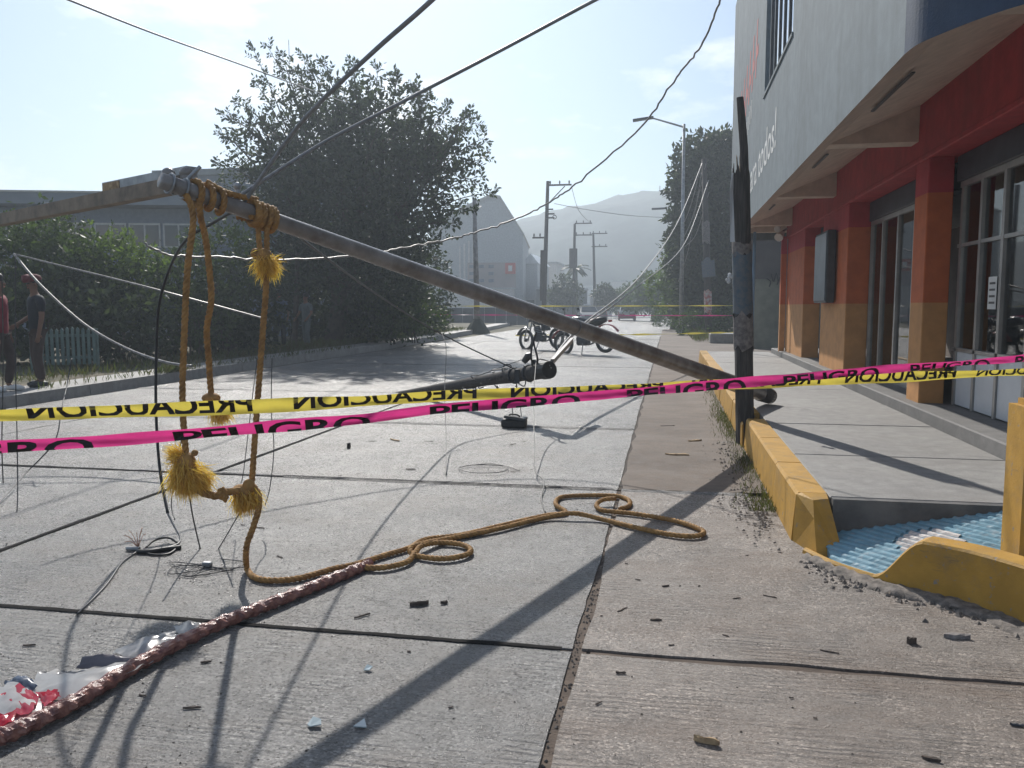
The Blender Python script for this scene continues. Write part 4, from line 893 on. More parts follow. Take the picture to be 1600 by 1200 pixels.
z = 0.018
rp_([AD(392, 755, 4.42), AD(404, 772, 4.4), AD(404, 795, 4.38), AD(395, 825, 4.38), AD(385, 855, 4.4), G(386, 888, z), G(400, 903, z), G(430, 907, z), G(470, 903, z), G(520, 889, z), G(555, 882, z), G(600, 868, z), G(640, 856, z), G(665, 843, z), G(720, 836, z), G(780, 822, z), G(850, 806, z), G(884, 801, z), G(869, 789, z + .01), G(872, 779, z), G(890, 775, z), G(930, 774, z), G(965, 775, z), G(983, 782, z), G(982, 791, z), G(968, 795, z)])
z2 = 0.022
rp_([G(962, 779, .05), G(942, 781, .045), G(932, 789, .03), G(940, 797, z2), G(965, 800, z2), G(1000, 804, z2), G(1056, 814, z2), G(1092, 826, z2), G(1099, 834, z2), G(1080, 838, z2), G(1040, 834, z2), G(980, 821, z2), G(940, 811, z2), G(895, 802, .045), G(850, 809, z2), G(780, 826, z2), G(700, 842, z2), G(658, 850, .045), G(641, 858, .04), G(650, 868, z2), G(690, 873, z2), G(725, 868, z2), G(736, 860, z2), G(722, 851, z2), G(690, 848, z2), G(660, 852, .04), G(648, 865, .03), G(636, 878, z2), G(605, 886, z2), G(575, 887, z2), G(560, 882, .035)])

# plastic-wrapped cable in the foreground
WC = thing('wrapped_cable', 'thick cable sheathed in torn copper coloured plastic lying diagonally on the road', 'cable', G(250, 1020))
wp = smooth_path([G(-60, 1178, .034), G(0, 1152, .034), G(110, 1100, .034), G(220, 1035, .034), G(330, 980, .034), G(420, 944, .032), G(500, 912, .03), G(560, 888, .026), G(578, 879, .03)], 22)
mb = MB(); n = 14; m_ = len(wp); up = None; ph = [rnd.uniform(0, 6.28) for _ in range(4)]
for i, p in enumerate(wp):
    t = (wp[min(i + 1, m_ - 1)] - wp[max(i - 1, 0)]).normalized(); a = Vector((0, 0, 1)); b = t.cross(a).normalized(); r0 = 0.030 * (0.95 if i < m_ - 22 else 0.8)
    for k in range(n):
        th = 2 * math.pi * k / n
        rr = r0 * (1 + 0.10 * math.sin(3 * th + i * 0.9 + ph[0]) + 0.09 * math.sin(2 * th - i * 1.7 + ph[1]) + rnd.uniform(-.07, .07))
        mb.v.append(p + (a * math.cos(th) + b * math.sin(th)) * rr)
for i in range(m_ - 1):
    for k in range(n): mb.f.append((i * n + k, i * n + (k + 1) % n, (i + 1) * n + (k + 1) % n, (i + 1) * n + k))
mb.f += [tuple(range(n)), tuple((m_ - 1) * n + k for k in range(n))]
mw, ntw, bw, posw, gw = base('copper_plastic_wrap', 0.22, 0.6); colw = ramp2(ntw, noise(ntw, posw, 26, 4, 0.6, (1, 1, 1)), (0.13, 0.045, 0.045), (0.42, 0.20, 0.15), 0.3, 0.7)
ntw.links.new(colw, bw.inputs['Base Color']); bump(ntw, bw, noise(ntw, posw, 70, 4, 0.6), 0.6, 0.01)
part('sheath', mb, mw, WC)
def sheet(pix, m, name='torn_sheet', amp=0.03):
    # crumpled film: fan of points with small heights
    P = [G(x, y, 0.006 + h * .6) for x, y, h in pix]; c = sum(P, Vector()) / len(P) + Vector((0, 0, amp)); bm = bmesh.new()
    vs = [bm.verts.new(p) for p in P]; cv = bm.verts.new(c)
    for i in range(len(vs)): bm.faces.new((vs[i], vs[(i + 1) % len(vs)], cv))
    bmesh.ops.subdivide_edges(bm, edges=bm.edges[:], cuts=4, use_grid_fill=True); bmesh.ops.triangulate(bm, faces=bm.faces[:])
    for v in bm.verts: v.co.z = max(0.006, v.co.z + rnd.uniform(-0.006, 0.010)); v.co.x += rnd.uniform(-.004, .004)
    mb = MB(); bm.verts.index_update(); mb.add([v.co for v in bm.verts], [[v.index for v in f.verts] for f in bm.faces]); bm.free()
    return part(name, mb, m, WC, True, fix=False)
sheet([(60, 1048, .0), (90, 1055, .03), (180, 1040, .02), (250, 1025, .04), (215, 1045, .05), (140, 1085, .05), (70, 1098, .03), (40, 1085, .01)], 'sheet')
sheet([(120, 1045, .0), (130, 1028, .06), (180, 1026, .06), (222, 1032, .05), (190, 1045, .02)], mat('film_shade', (0.16, 0.15, 0.17), None, 9, 0.3))
sheet([(175, 1020, .01), (215, 1000, .05), (272, 985, .06), (280, 996, .05), (235, 1022, .04), (200, 1030, .02)], 'sheet')
sheet([(270, 980, .02), (295, 972, .08), (320, 975, .06), (312, 992, .05), (285, 998, .03)], 'sheet')
sheet([(-20, 1085, .02), (20, 1065, .05), (60, 1088, .05), (95, 1100, .03), (60, 1125, .04), (0, 1140, .03), (-30, 1130, .0)], 'sheet')
sheet([(0, 1088, .04), (30, 1068, .07), (62, 1090, .07), (50, 1115, .07), (20, 1118, .06)], 'sheet_red', amp=.004)
sheet([(55, 1085, .05), (88, 1078, .07), (96, 1088, .07), (70, 1105, .07)], 'sheet_red', amp=.004); sheet([(-20, 1122, .06), (25, 1112, .07), (20, 1128, .07), (-20, 1142, .05)], 'sheet_red', amp=.004)
sheet([(5, 1068, .0), (25, 1058, .05), (48, 1060, .05), (60, 1075, .03), (30, 1085, .02)], mat('film_blue', (0.10, 0.13, 0.19), None, 9, 0.3))

# ================================================================ BARRIER TAPES
def fit_tape(starts, ctr, D0, P, kmin, kmax):
    """starts: pixel x where each printed word begins (or ends); returns centre curve as a function of s (in words)"""
    xs = [(x - 800) / FPX for x in starts]; n = len(xs)
    A = []; bb_ = []
    for k, q in enumerate(xs): A.append([1, k, -q * k]); bb_.append(q)      # (a + b k) = q (1 + e k)
    a, b, e = np.linalg.lstsq(np.array(A), np.array(bb_), rcond=None)[0]
    sc_ = P / math.hypot(b, e)
    def cen(s):
        D = (1 + e * s) * sc_; x = 800 + FPX * (a + b * s) / (1 + e * s)
        y = float(np.interp(x, [c[0] for c in ctr], [c[1] for c in ctr])); return x, y, D
    return cen
def tape(name, cen, s0, s1, hfun, m, label, word, P, mirror, cut, cut_hi, gapf, seed):
    N = int((s1 - s0) * 60); rows_ = 8; mb = MB(); rg_ = random.Random(seed)
    T = thing(name, label, 'tape', AD(*cen((s0 + s1) / 2)[:2], cen((s0 + s1) / 2)[2]))
    ph = [rg_.uniform(0, 6.28) for _ in range(6)]
    def P3(s, v):                       # v in 0..1 bottom to top
        x, y, D = cen(s); h = hfun(s); c = AD(x, y, D)
        tw = 0.55 * math.sin(s * 1.3 + ph[0]) + 0.35 * math.sin(s * 3.1 + ph[1]) + 0.25 * math.sin(s * 7.3 + ph[3]); k = (v - 0.5) * h * (1 + 0.10 * math.sin(s * 5.1 + ph[4]) + 0.05 * math.sin(s * 13 + ph[5]))
        fold = 0.004 * math.cos(v * math.pi * 2 + math.sin(s * 2.2)) + 0.0022 * math.sin(s * 9 + v * 5 + ph[2]) + 0.0012 * math.sin(s * 31 + v * 7 + ph[1])
        toward = Vector((-_fw[0], -_fw[1], 0)).normalized()
        return c + Vector((0, 0, 1)) * k * math.cos(tw * .6) + toward * (k * math.sin(tw * .6) + fold)
    for i in range(N + 1):
        for j in range(rows_ + 1): mb.v.append(P3(s0 + (s1 - s0) * i / N, j / rows_))
    for i in range(N):
        for j in range(rows_): a = i * (rows_ + 1) + j; mb.f.append((a, a + rows_ + 1, a + rows_ + 2, a + 1))
    part('band', mb, m, T, True, fix=False)
    # thin folded-over rim along the lower edge
    v, f = text_mesh(word, 1.0, 0.028); w0 = min(p[0] for p in v); w1 = max(p[0] for p in v); H_ = 0.73
    bm = bmesh.new(); vv = [bm.verts.new(((p[0] - w0) / (w1 - w0), p[1] / H_, 0)) for p in v]
    for q in f:
        try: bm.faces.new([vv[i] for i in q])
        except ValueError: pass
    bmesh.ops.bisect_plane(bm, geom=bm.verts[:] + bm.edges[:] + bm.faces[:], plane_co=(0, cut, 0), plane_no=(0, -1, 0), clear_outer=True)
    bmesh.ops.bisect_plane(bm, geom=bm.verts[:] + bm.edges[:] + bm.faces[:], plane_co=(0, cut_hi, 0), plane_no=(0, 1, 0), clear_outer=True)
    for q in range(1, 24):
        bmesh.ops.bisect_plane(bm, geom=bm.verts[:] + bm.edges[:] + bm.faces[:], plane_co=(q / 24, 0, 0), plane_no=(1, 0, 0))
    bmesh.ops.triangulate(bm, faces=bm.faces[:]); bm.verts.index_update()
    W = [(q.co.x, q.co.y) for q in bm.verts]; F_ = [[q.index for q in fc.verts] for fc in bm.faces]; bm.free()
    toward = Vector((-_fw[0], -_fw[1], 0)).normalized()
    for k in range(math.floor(s0), math.ceil(s1)):
        tb = MB(); ok = True
        vs = []
        for x, y in W:
            s = k + (1 - x if mirror else x) * gapf; vv_ = (y - cut) / (cut_hi - cut)
            vv_ = (0.16 + 0.84 * vv_) if mirror else 0.0 + 0.86 * vv_
            if s < s0 or s > s1: ok = False
            vs.append(P3(min(max(s, s0), s1), vv_) + toward * 0.0022)
        if not ok and (k < s0 - 0.9 or k > s1): continue
        tb.add(vs, F_); part('printed_word', tb, 'tape_ink', T, fix=False, label='black print reading %s%s' % (word, ', seen mirrored from behind' if mirror else ''))
    return T
yc = [(-4000, 790), (-1500, 702), (-200, 655), (0, 649), (400, 635), (560, 627), (700, 618), (850, 613), (980, 606), (1280, 595), (1500, 585), (1600, 581), (1900, 568)]
cy = fit_tape([40, 465, 803, 1072, 1320, 1527], yc, 2.0, 0.65, -1, 8)
tape('barrier_tape', cy, -2.9, 8.9, lambda s: 0.034 + 0.004 * math.sin(s * 2), 'tape_yellow', 'yellow barrier tape with mirrored black print stretched across the foreground', 'PRECAUCION', 0.65, True, 0.0, 0.66, 0.83, 3)
pc = [(-4000, 940), (-1500, 795), (-200, 712), (0, 698), (150, 690), (305, 677), (430, 666), (571, 654), (680, 639), (850, 625), (976, 614), (1155, 598), (1222, 592), (1369, 578), (1585, 561), (1600, 559), (1900, 536)]
cp = fit_tape([271, 676, 976, 1222, 1425, 1585], pc, 2.0, 0.62, -1, 8)
tape('barrier_tape', cp, -3.4, 9.4, lambda s: 0.0285 + 0.003 * math.sin(s * 2.3 + 1), 'tape_pink', 'magenta barrier tape with black print stretched across the foreground', 'PELIGRO', 0.62, False, 0.38, 1.0, 0.74, 4)
def far_tape(p0, p1, h, m, label, sag=0.15):
    mb = MB(); N = 40
    for i in range(N + 1):
        t = i / N; p = p0.lerp(p1, t) - Vector((0, 0, sag * 4 * t * (1 - t))); tw = 0.55 + 0.45 * math.sin(t * 53 + 2 * math.sin(t * 17))
        mb.v += [p - Vector((0, 0, h * tw / 2)), p + Vector((0, 0.02, h * tw / 2))]
        if i: k = 2 * i; mb.f.append((k - 2, k, k + 1, k - 1))
    o = part('barrier_tape', mb, m, None, True, fix=False); return tag(o, label, 'tape')
far_tape(AY(560, 478, 36), AY(1230, 477, 36), 0.06, 'tape_yellow', 'distant yellow tape stretched over the road at eye height', 0.02)
far_tape(AY(590, 491, 35), AY(1230, 493, 35), 0.05, 'tape_pink', 'distant pink tape stretched over the road below the yellow one', 0.02)
far_tape(AY(805, 524, 29), AY(1240, 516, 29), 0.07, 'tape_yellow', 'distant low yellow tape sagging behind the motorcycles', 0.05)

# ================================================================ VEGETATION
def leaf_mesh(name, C, N, S, m, par=None, aspect=0.5, kind=None):
    """C: leaf bases (n,3), N: leaf directions (n,3), S: lengths (n)"""
    n = len(C); N = N / np.maximum(1e-6, np.linalg.norm(N, axis=1, keepdims=True))
    R_ = npr.normal(size=(n, 3)); T = np.cross(N, R_); T /= np.maximum(1e-6, np.linalg.norm(T, axis=1, keepdims=True))
    S = S[:, None]; V = np.empty((n, 4, 3))
    V[:, 0] = C; V[:, 1] = C + N * S * 0.5 + T * S * aspect * 0.5; V[:, 2] = C + N * S; V[:, 3] = C + N * S * 0.5 - T * S * aspect * 0.5
    L = np.zeros(3)
    if par is not None: L = np.array(par.location)
    V = (V.reshape(-1, 3) - L).astype(np.float32)
    me = bpy.data.meshes.new(name); me.vertices.add(4 * n); me.vertices.foreach_set('co', V.ravel())
    me.loops.add(4 * n); me.loops.foreach_set('vertex_index', np.arange(4 * n, dtype=np.int32))
    me.polygons.add(n); me.polygons.foreach_set('loop_start', np.arange(0, 4 * n, 4, dtype=np.int32)); me.polygons.foreach_set('loop_total', np.full(n, 4, dtype=np.int32))
    me.update(calc_edges=True); me.materials.append(MAT[m]); o = bpy.data.objects.new(name, me); col0.objects.link(o)
    if par is not None: o.parent = par
    if kind: o['kind'] = kind
    return o
def sprays(blobs, ntwig, tl, nl, ls, updir=0.25, shell=0.55, core=None, jitter=0.4):
    """leafy twigs growing outward through the volume of a set of ellipsoids"""
    W = np.array([b[3] * b[4] * b[5] for b in blobs]) ** 0.7; W /= W.sum(); C = []; N = []; S = []
    for b, w_ in zip(blobs, W):
        k = int(ntwig * w_) + 1; d = npr.normal(size=(k, 3)); d /= np.linalg.norm(d, axis=1, keepdims=True)
        rr = shell + (1 - shell) * npr.random((k, 1)) ** 0.6
        p = np.array(b[:3]) + d * rr * np.array(b[3:6]); g_ = d + np.array([0, 0, updir]) + npr.normal(0, jitter, (k, 3)); g_ /= np.linalg.norm(g_, axis=1, keepdims=True)
        ln = tl * npr.uniform(0.5, 1.4, (k, 1))
        for j in range(nl):
            t = (j + 0.5) / nl; q = p + g_ * ln * t + npr.normal(0, 0.02, (k, 3)) - np.array([0, 0, 0.06]) * (t * t) * ln
            C.append(q); N.append(g_ * 0.6 + npr.normal(0, 0.75, (k, 3))); S.append(ls * npr.uniform(0.35, 1.55, k))
    return np.concatenate(C), np.concatenate(N), np.concatenate(S)
def limbs(mb, base_, blobs, r0):
    for b in blobs:
        e_ = Vector(b[:3]); m_ = base_.lerp(e_, 0.5) + Vector((rnd.uniform(-.3, .3), rnd.uniform(-.3, .3), rnd.uniform(-.3, .2)))
        mb.tube(smooth_path([base_, m_, e_], 5), [r0 * (1 - 0.08 * i) for i in range(11)], 6)
        for k in range(4):
            q = e_ + Vector((rnd.uniform(-1, 1) * b[3], rnd.uniform(-1, 1) * b[4], rnd.uniform(0, 1) * b[5])) * 0.9
            mb.tube([e_.lerp(m_, 0.3), e_.lerp(q, 0.5) + Vector((0, 0, .1)), q], [r0 * 0.35, r0 * 0.22, r0 * 0.06], 5)
# --- the big dark tree on the left verge (many upright leafy shoots)
def tree(name, label, base_, blobs, m, ntwig, tl, nl, ls, trunk=0.22, fork=0.35, group=None, **kw):
    t = thing(name, label, 'tree', base_, group); b = Vector(base_)
    c = sum((Vector(q[:3]) for q in blobs), Vector()) / len(blobs); f_ = b.lerp(Vector((c.x, c.y, c.z)), fork)
    mb = MB(); mb.tube(smooth_path([b - Vector((0, 0, .1)), b.lerp(f_, 0.5) + Vector((.08, .05, 0)), f_], 5), [trunk * (1.25 - 0.04 * i) for i in range(11)], 10); limbs(mb, f_, blobs, trunk * 0.6)
    part('trunk', mb, 'bark', t, True, fix=False)
    leaf_mesh('crown', *sprays(blobs, ntwig, tl, nl, ls, **kw), m, t); return t
TY = 27.0
def bl(px, py, Y, wpx, hpx, d=None):
    p = AY(px, py, Y); k = Y / FPX; return (p.x, p.y, p.z, wpx * k, d or wpx * k, hpx * k)
big = [(q[0], q[1], q[2], q[3] * .86, q[4] * .86, q[5] * .86) for q in [bl(560, 290, TY, 150, 150), bl(480, 240, TY + .5, 85, 85), bl(600, 215, TY - .5, 90, 80), bl(660, 270, TY, 75, 75), bl(440, 300, TY, 70, 80), bl(520, 170, TY, 55, 60), bl(700, 240, TY + .5, 38, 45), bl(625, 355, TY, 70, 55), bl(410, 220, TY, 40, 35), bl(560, 400, TY + .5, 130, 70), bl(430, 390, TY, 60, 70), bl(605, 430, TY + 1, 60, 70)]]
b_ = G(548, 540)
inner = [bl(545, 330, TY + .3, 120, 120), bl(560, 420, TY + .6, 110, 70), bl(470, 330, TY + .3, 70, 80), bl(600, 270, TY + .2, 70, 60)]
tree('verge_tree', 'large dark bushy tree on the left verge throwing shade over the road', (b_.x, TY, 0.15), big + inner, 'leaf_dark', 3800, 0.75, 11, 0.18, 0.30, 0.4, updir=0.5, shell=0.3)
extra = thing('slender_tree', 'tall thin sapling shoots rising above the big dark tree at its left', 'tree', (AY(460, 520, TY - 1).x, TY - 1, 0.15))
mb = MB(); C = []; N_ = []; S_ = []
shoots = [(470, 260, 395, 75), (500, 240, 418, 72), (480, 220, 440, 85), (520, 200, 478, 92), (540, 200, 505, 100), (400, 260, 345, 210), (420, 300, 340, 255), (430, 240, 352, 180), (440, 220, 370, 160), (560, 190, 552, 98), (585, 190, 590, 110), (610, 190, 622, 118), (660, 200, 646, 135), (640, 210, 668, 150), (450, 220, 400, 130), (660, 240, 700, 165),
          (660, 270, 745, 190), (670, 280, 757, 215), (660, 300, 760, 245), (660, 320, 752, 275), (650, 340, 770, 300), (640, 300, 735, 180), (660, 330, 740, 330), (640, 360, 715, 350), (410, 330, 338, 285), (400, 350, 345, 320), (500, 200, 462, 110), (690, 250, 728, 178)]
for (x0, y0, x1, y1) in shoots:
    a, b = AY(x0, y0, TY - .3 + rnd.uniform(-.8, .8)), AY(x1, y1, TY - .3 + rnd.uniform(-.8, .8)); P_ = smooth_path([a, a.lerp(b, .55) + Vector((0, 0, .14)), b], 6); mb.tube(P_, [0.034 - 0.0024 * i for i in range(13)], 5)
    d_ = (b - a).normalized(); L_ = (b - a).length
    for k in range(15):                       # feathery side twigs
        t = 0.12 + 0.88 * k / 14; p = P_[min(12, int(t * 12))]; sgn = -1 if k % 2 else 1
        sv = d_.cross(Vector((rnd.gauss(0, .5), 1, rnd.gauss(0, .5)))).normalized() * sgn; tv = (d_ * .8 + sv * .7 + Vector((rnd.gauss(0, .2), rnd.gauss(0, .3), rnd.gauss(0, .2) + .1))).normalized(); tl_ = rnd.uniform(.35, .8) * (1.15 - .75 * t) * min(1.2, L_ / 2)
        mb.tube([p, p + tv * tl_], [0.008, 0.003], 4)
        for q in range(9):
            u_ = (q + 1) / 9; lp_ = p + tv * tl_ * u_; side = tv.cross(Vector((rnd.gauss(0, .4), 1, rnd.gauss(0, .4)))).normalized() * (1 if q % 2 else -1)
            C.append(lp_); N_.append(tv * .7 + side * .8 + Vector((0, 0, rnd.gauss(0, .2)))); S_.append(rnd.uniform(.11, .19))
part('trunk', mb, 'bark', extra, True, fix=False)
mb = MB().tube([(extra.location.x, TY - 1, 0.1), AY(470, 260, TY - .5), AY(500, 240, TY - .4)], [0.1, 0.06, 0.03], 7); part('stem', mb, 'bark', extra)
leaf_mesh('crown', np.array([tuple(c) for c in C]), np.array([tuple(c) for c in N_]), np.array(S_), 'leaf_dark', extra)
# --- undergrowth and hedge on the left
def bush(name, label, blobs, m, nt_, tl, nl, ls, group=None, **kw):
    b = blobs[0]; t = thing(name, label, 'bush', (b[0], b[1], 0.15), group)
    mb = MB()
    for q in blobs:
        for k in range(3): mb.tube([(q[0] + rnd.uniform(-.2, .2), q[1] + rnd.uniform(-.2, .2), 0.1), (q[0] + rnd.uniform(-.3, .3) * q[3], q[1], q[2])], [0.03, 0.012], 5)
    part('stem', mb, 'bark', t); leaf_mesh('foliage', *sprays(blobs, nt_, tl, nl, ls, **kw), m, t); return t
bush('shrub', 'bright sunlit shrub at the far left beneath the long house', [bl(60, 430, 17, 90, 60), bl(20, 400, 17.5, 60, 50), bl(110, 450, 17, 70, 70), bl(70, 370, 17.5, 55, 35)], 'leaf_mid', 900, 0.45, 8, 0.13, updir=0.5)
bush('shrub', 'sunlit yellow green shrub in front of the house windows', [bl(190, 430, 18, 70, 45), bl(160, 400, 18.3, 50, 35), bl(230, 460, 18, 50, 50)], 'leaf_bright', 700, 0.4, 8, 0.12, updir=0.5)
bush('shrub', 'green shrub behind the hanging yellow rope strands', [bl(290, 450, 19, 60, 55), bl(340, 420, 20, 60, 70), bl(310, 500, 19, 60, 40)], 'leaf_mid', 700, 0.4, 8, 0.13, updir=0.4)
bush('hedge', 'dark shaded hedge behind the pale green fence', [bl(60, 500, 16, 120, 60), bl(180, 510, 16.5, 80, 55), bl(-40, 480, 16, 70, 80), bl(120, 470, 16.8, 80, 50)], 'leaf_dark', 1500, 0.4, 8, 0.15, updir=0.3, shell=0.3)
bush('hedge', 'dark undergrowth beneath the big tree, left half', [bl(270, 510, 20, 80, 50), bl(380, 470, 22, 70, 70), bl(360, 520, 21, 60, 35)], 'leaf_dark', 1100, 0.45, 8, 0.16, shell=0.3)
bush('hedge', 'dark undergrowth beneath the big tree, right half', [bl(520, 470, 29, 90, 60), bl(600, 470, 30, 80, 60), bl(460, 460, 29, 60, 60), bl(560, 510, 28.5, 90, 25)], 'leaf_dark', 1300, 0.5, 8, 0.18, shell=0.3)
bush('shrub', 'leafy green shrub at the right foot of the big tree', [bl(610, 490, 28, 55, 32), bl(650, 500, 29, 45, 25)], 'leaf_mid', 500, 0.4, 8, 0.13, updir=0.5)
bush('round_bush', 'tall dark rounded bush behind the big tree at the bend of the kerb', [bl(665, 450, 37, 42, 65), bl(660, 500, 37, 45, 30), bl(640, 470, 38, 40, 50)], 'leaf_dark', 1300, 0.35, 7, 0.15, shell=0.5)
# --- trees right of the road
rt_ = [bl(1105, 265, 47, 48, 50), bl(1120, 330, 47, 50, 75), bl(1135, 250, 47.5, 40, 40), bl(1085, 300, 46.5, 32, 30), bl(1090, 400, 47, 45, 70), bl(1130, 420, 47, 50, 80), bl(1060, 295, 46.5, 18, 12), bl(1068, 345, 46.5, 22, 18), bl(1110, 480, 47, 50, 40)]
g_ = G(1110, 522)
tree('pruned_tree', 'tall dense dark tree behind the street lamp on the right', (rt_[3][0] + .6, 47, 0.0), rt_, 'leaf_dark', 5200, 0.5, 9, 0.26, 0.25, 0.35, shell=0.25)
tree('leafy_tree', 'lighter green tree leaning towards the road left of the street lamp', (AY(1050, 505, 52).x, 52, 0), [bl(1062, 420, 52, 26, 55), bl(1040, 455, 52, 28, 30), bl(1075, 380, 52, 18, 30), bl(1070, 460, 51.5, 30, 35)], 'leaf_bright', 800, 0.5, 8, 0.20, 0.14, 0.4)
tree('roadside_tree', 'low bushy tree at the far end of the road on the right', (AY(1020, 495, 80).x, 80, 0), [bl(1020, 455, 80, 25, 25), bl(1000, 470, 82, 20, 18), bl(1035, 470, 78, 22, 25)], 'leaf_mid', 500, 0.7, 8, 0.32, 0.16, 0.3)
tree('roadside_tree', 'dim rounded tree farthest along the right of the road', (AY(990, 490, 110).x, 110, 0), [bl(985, 468, 110, 20, 18), bl(968, 475, 112, 14, 12)], 'leaf_mid', 350, 0.9, 8, 0.4, 0.18, 0.3)
bush('roadside_hedge', 'green weedy hedge below the postered pole on the right', [bl(1090, 510, 42, 35, 22), bl(1150, 505, 40, 40, 26), bl(1200, 505, 38, 35, 28), bl(1045, 500, 60, 25, 15)], 'leaf_mid', 1000, 0.35, 8, 0.13, updir=0.6)
# palm
pb = AY(903, 478, 105); PM = thing('palm_tree', 'small palm standing before the distant power poles', 'palm', (pb.x, 105, 0))
ptp = AY(900, 420, 105); part('trunk', MB().tube([(pb.x, 105, 0), ptp], [0.22, 0.16], 8), 'bark', PM)
for k in range(26):
    a = rnd.uniform(0, 6.28); e_ = rnd.uniform(-0.3, 1.0); d_ = Vector((math.cos(a), math.sin(a), e_)).normalized(); mb = MB(); L_ = 2.2
    P_ = [ptp + d_ * L_ * t - Vector((0, 0, 1.1 * t * t)) for t in (0, .25, .5, .75, 1)]; s_ = d_.cross(Vector((0, 0, 1))).normalized()
    for i, p in enumerate(P_): wv = (0.05, .22, .26, .2, .02)[i]; mb.v += [p - s_ * wv - Vector((0, 0, .1)), p, p + s_ * wv - Vector((0, 0, .1))]
    for i in range(4):
        for j in range(2): q = i * 3 + j; mb.f.append((q, q + 1, q + 4, q + 3))
    part('frond', mb, 'leaf_dark', PM, fix=False)
# --- grass and weeds
def grass(name, label, n, fn, L0, m='grass'):
    P_ = np.array([fn() for _ in range(n)]); d = npr.normal(0, 0.4, (n, 3)); d[:, 2] = 1
    o = leaf_mesh(name, P_, d, npr.uniform(0.5, 1.3, n) * L0, m, None, 0.12, 'stuff'); o['label'] = label; o['category'] = 'grass'
def kerbpt():
    y = rnd.choice([rnd.gauss(6.2, .25), rnd.gauss(9.8, .7), rnd.gauss(7.6, .5), rnd.uniform(9, 15), rnd.gauss(11, .8)])
    return (0.765 - abs(rnd.gauss(0, .09)), max(5.9, y), 0.01)
grass('kerb_weeds', 'short green weeds growing along the foot of the yellow kerb', 1900, kerbpt, 0.055)
grass('verge_grass', 'rough grass on the left verge beneath the trees', 9000, lambda: (lambda y: (-10.4 - abs(rnd.gauss(0, 1.1)) - (0.02 * max(0, y - 30)), y, 0.15))(rnd.choice([rnd.uniform(12, 44), rnd.gauss(30, 4)])), 0.20)
grass('roadside_weeds', 'weeds at the edge of the dirt on the right beyond the shops', 2500, lambda: (rnd.uniform(1.0, 5.0), rnd.uniform(34, 46), 0.0), 0.35)
grass('left_kerb_tufts', 'small grass tufts on the left kerb', 800, lambda: (-9.45 - abs(rnd.gauss(0, .12)), rnd.choice([rnd.gauss(14.6, .3), rnd.uniform(11, 24)]), 0.15), 0.16)

# ================================================================ BACKGROUND BUILDINGS
MAT['house_wall'] = paint('house_blue_grey', (0.17, 0.20, 0.25), (0.12, 0.13, 0.15), 0.4, 0.85, 0.4)
H1 = thing('long_house', 'long low blue grey house with flat roof behind the left bushes', 'house', (-22, 30, 0))
hl, hr = AY(-80, 480, 29), AY(480, 480, 33)
hd = (hr - hl); hd.z = 0; hn = Vector((-hd.y, hd.x, 0)).normalized(); hu = hd.normalized(); LH = hd.length
def hp(u, z, d=0.0): return Vector((hl.x, hl.y, 0)) + hu * u + hn * d + Vector((0, 0, z))
def hbox(name, u0, u1, z0, z1, d0, d1, m, par=H1):
    mb = MB(); mb.prism([hp(u0, z0, d0), hp(u1, z0, d0), hp(u1, z1, d0), hp(u0, z1, d0)], hn * (d1 - d0)); return part(name, mb, m, par)
hbox('wall', 0, LH, 0, 5.45, 0, 8, 'house_wall')
rf = hbox('roof', -0.5, LH + 0.3, 5.5, 5.95, -0.9, 8.5, mat('roof_slab', (0.20, 0.23, 0.27), None, 0.6, 0.7))
hbox('roof_edge', -0.5, LH + 0.3, 5.95, 6.02, -0.95, 8.5, mat('roof_edge_pale', (0.55, 0.54, 0.5), None, 0.6, 0.6), H1)
hbox('canopy', 0, LH * 0.36, 5.05, 5.12, -1.0, -0.02, 'white_panel')
u = LH * 0.03
while u < LH * 0.62:
    w1_ = hbox('window', u, u + 1.25, 3.85, 4.85, -0.06, -0.01, mat('window_frame_pale', (0.36, 0.39, 0.44), None, 1, 0.6)) if False else hbox('window', u, u + 1.25, 3.85, 4.85, -0.06, -0.01, 'alu')
    for a in (0.06, 0.66): hbox('pane', u + a, u + a + 0.53, 3.92, 4.78, -0.075, -0.062, 'glass', w1_)
    u += 1.36
# second house wall peeping behind tree
H2 = thing('house_block', 'grey flat roofed block just right of the long house, half hidden by the big tree', 'house', (AY(420, 480, 40).x, 40, 0))
a, b = AY(255, 268, 40), AY(560, 268, 40)
part('wall', MB().bb((a.x, 40, 0), (b.x, 48, a.z - .3)), 'house_wall', H2); part('roof_slab', MB().bb((a.x - .4, 39.6, a.z - .3), (b.x + .4, 48.4, a.z)), mat('slab_grey', (0.17, 0.19, 0.20), None, 1, .8), H2)
part('door', MB().bb((a.x + 4, 39.94, 0), (a.x + 5, 39.99, 2.2)), 'dark_metal', H2)
for k in range(3): part('window', MB().bb((a.x + 1.0 + k * 2.6, 39.93, a.z - 2.6), (a.x + 2.4 + k * 2.6, 39.99, a.z - 1.4)), 'glass', H2)
m_ = AY(452, 100, 42); o = part('antenna_mast', MB().cyl((m_.x, 42, a.z), (m_.x, 42, AY(452, 62, 42).z), 0.02, n=6), 'steel'); tag(o, 'thin antenna mast on the roof behind the big tree', 'antenna')
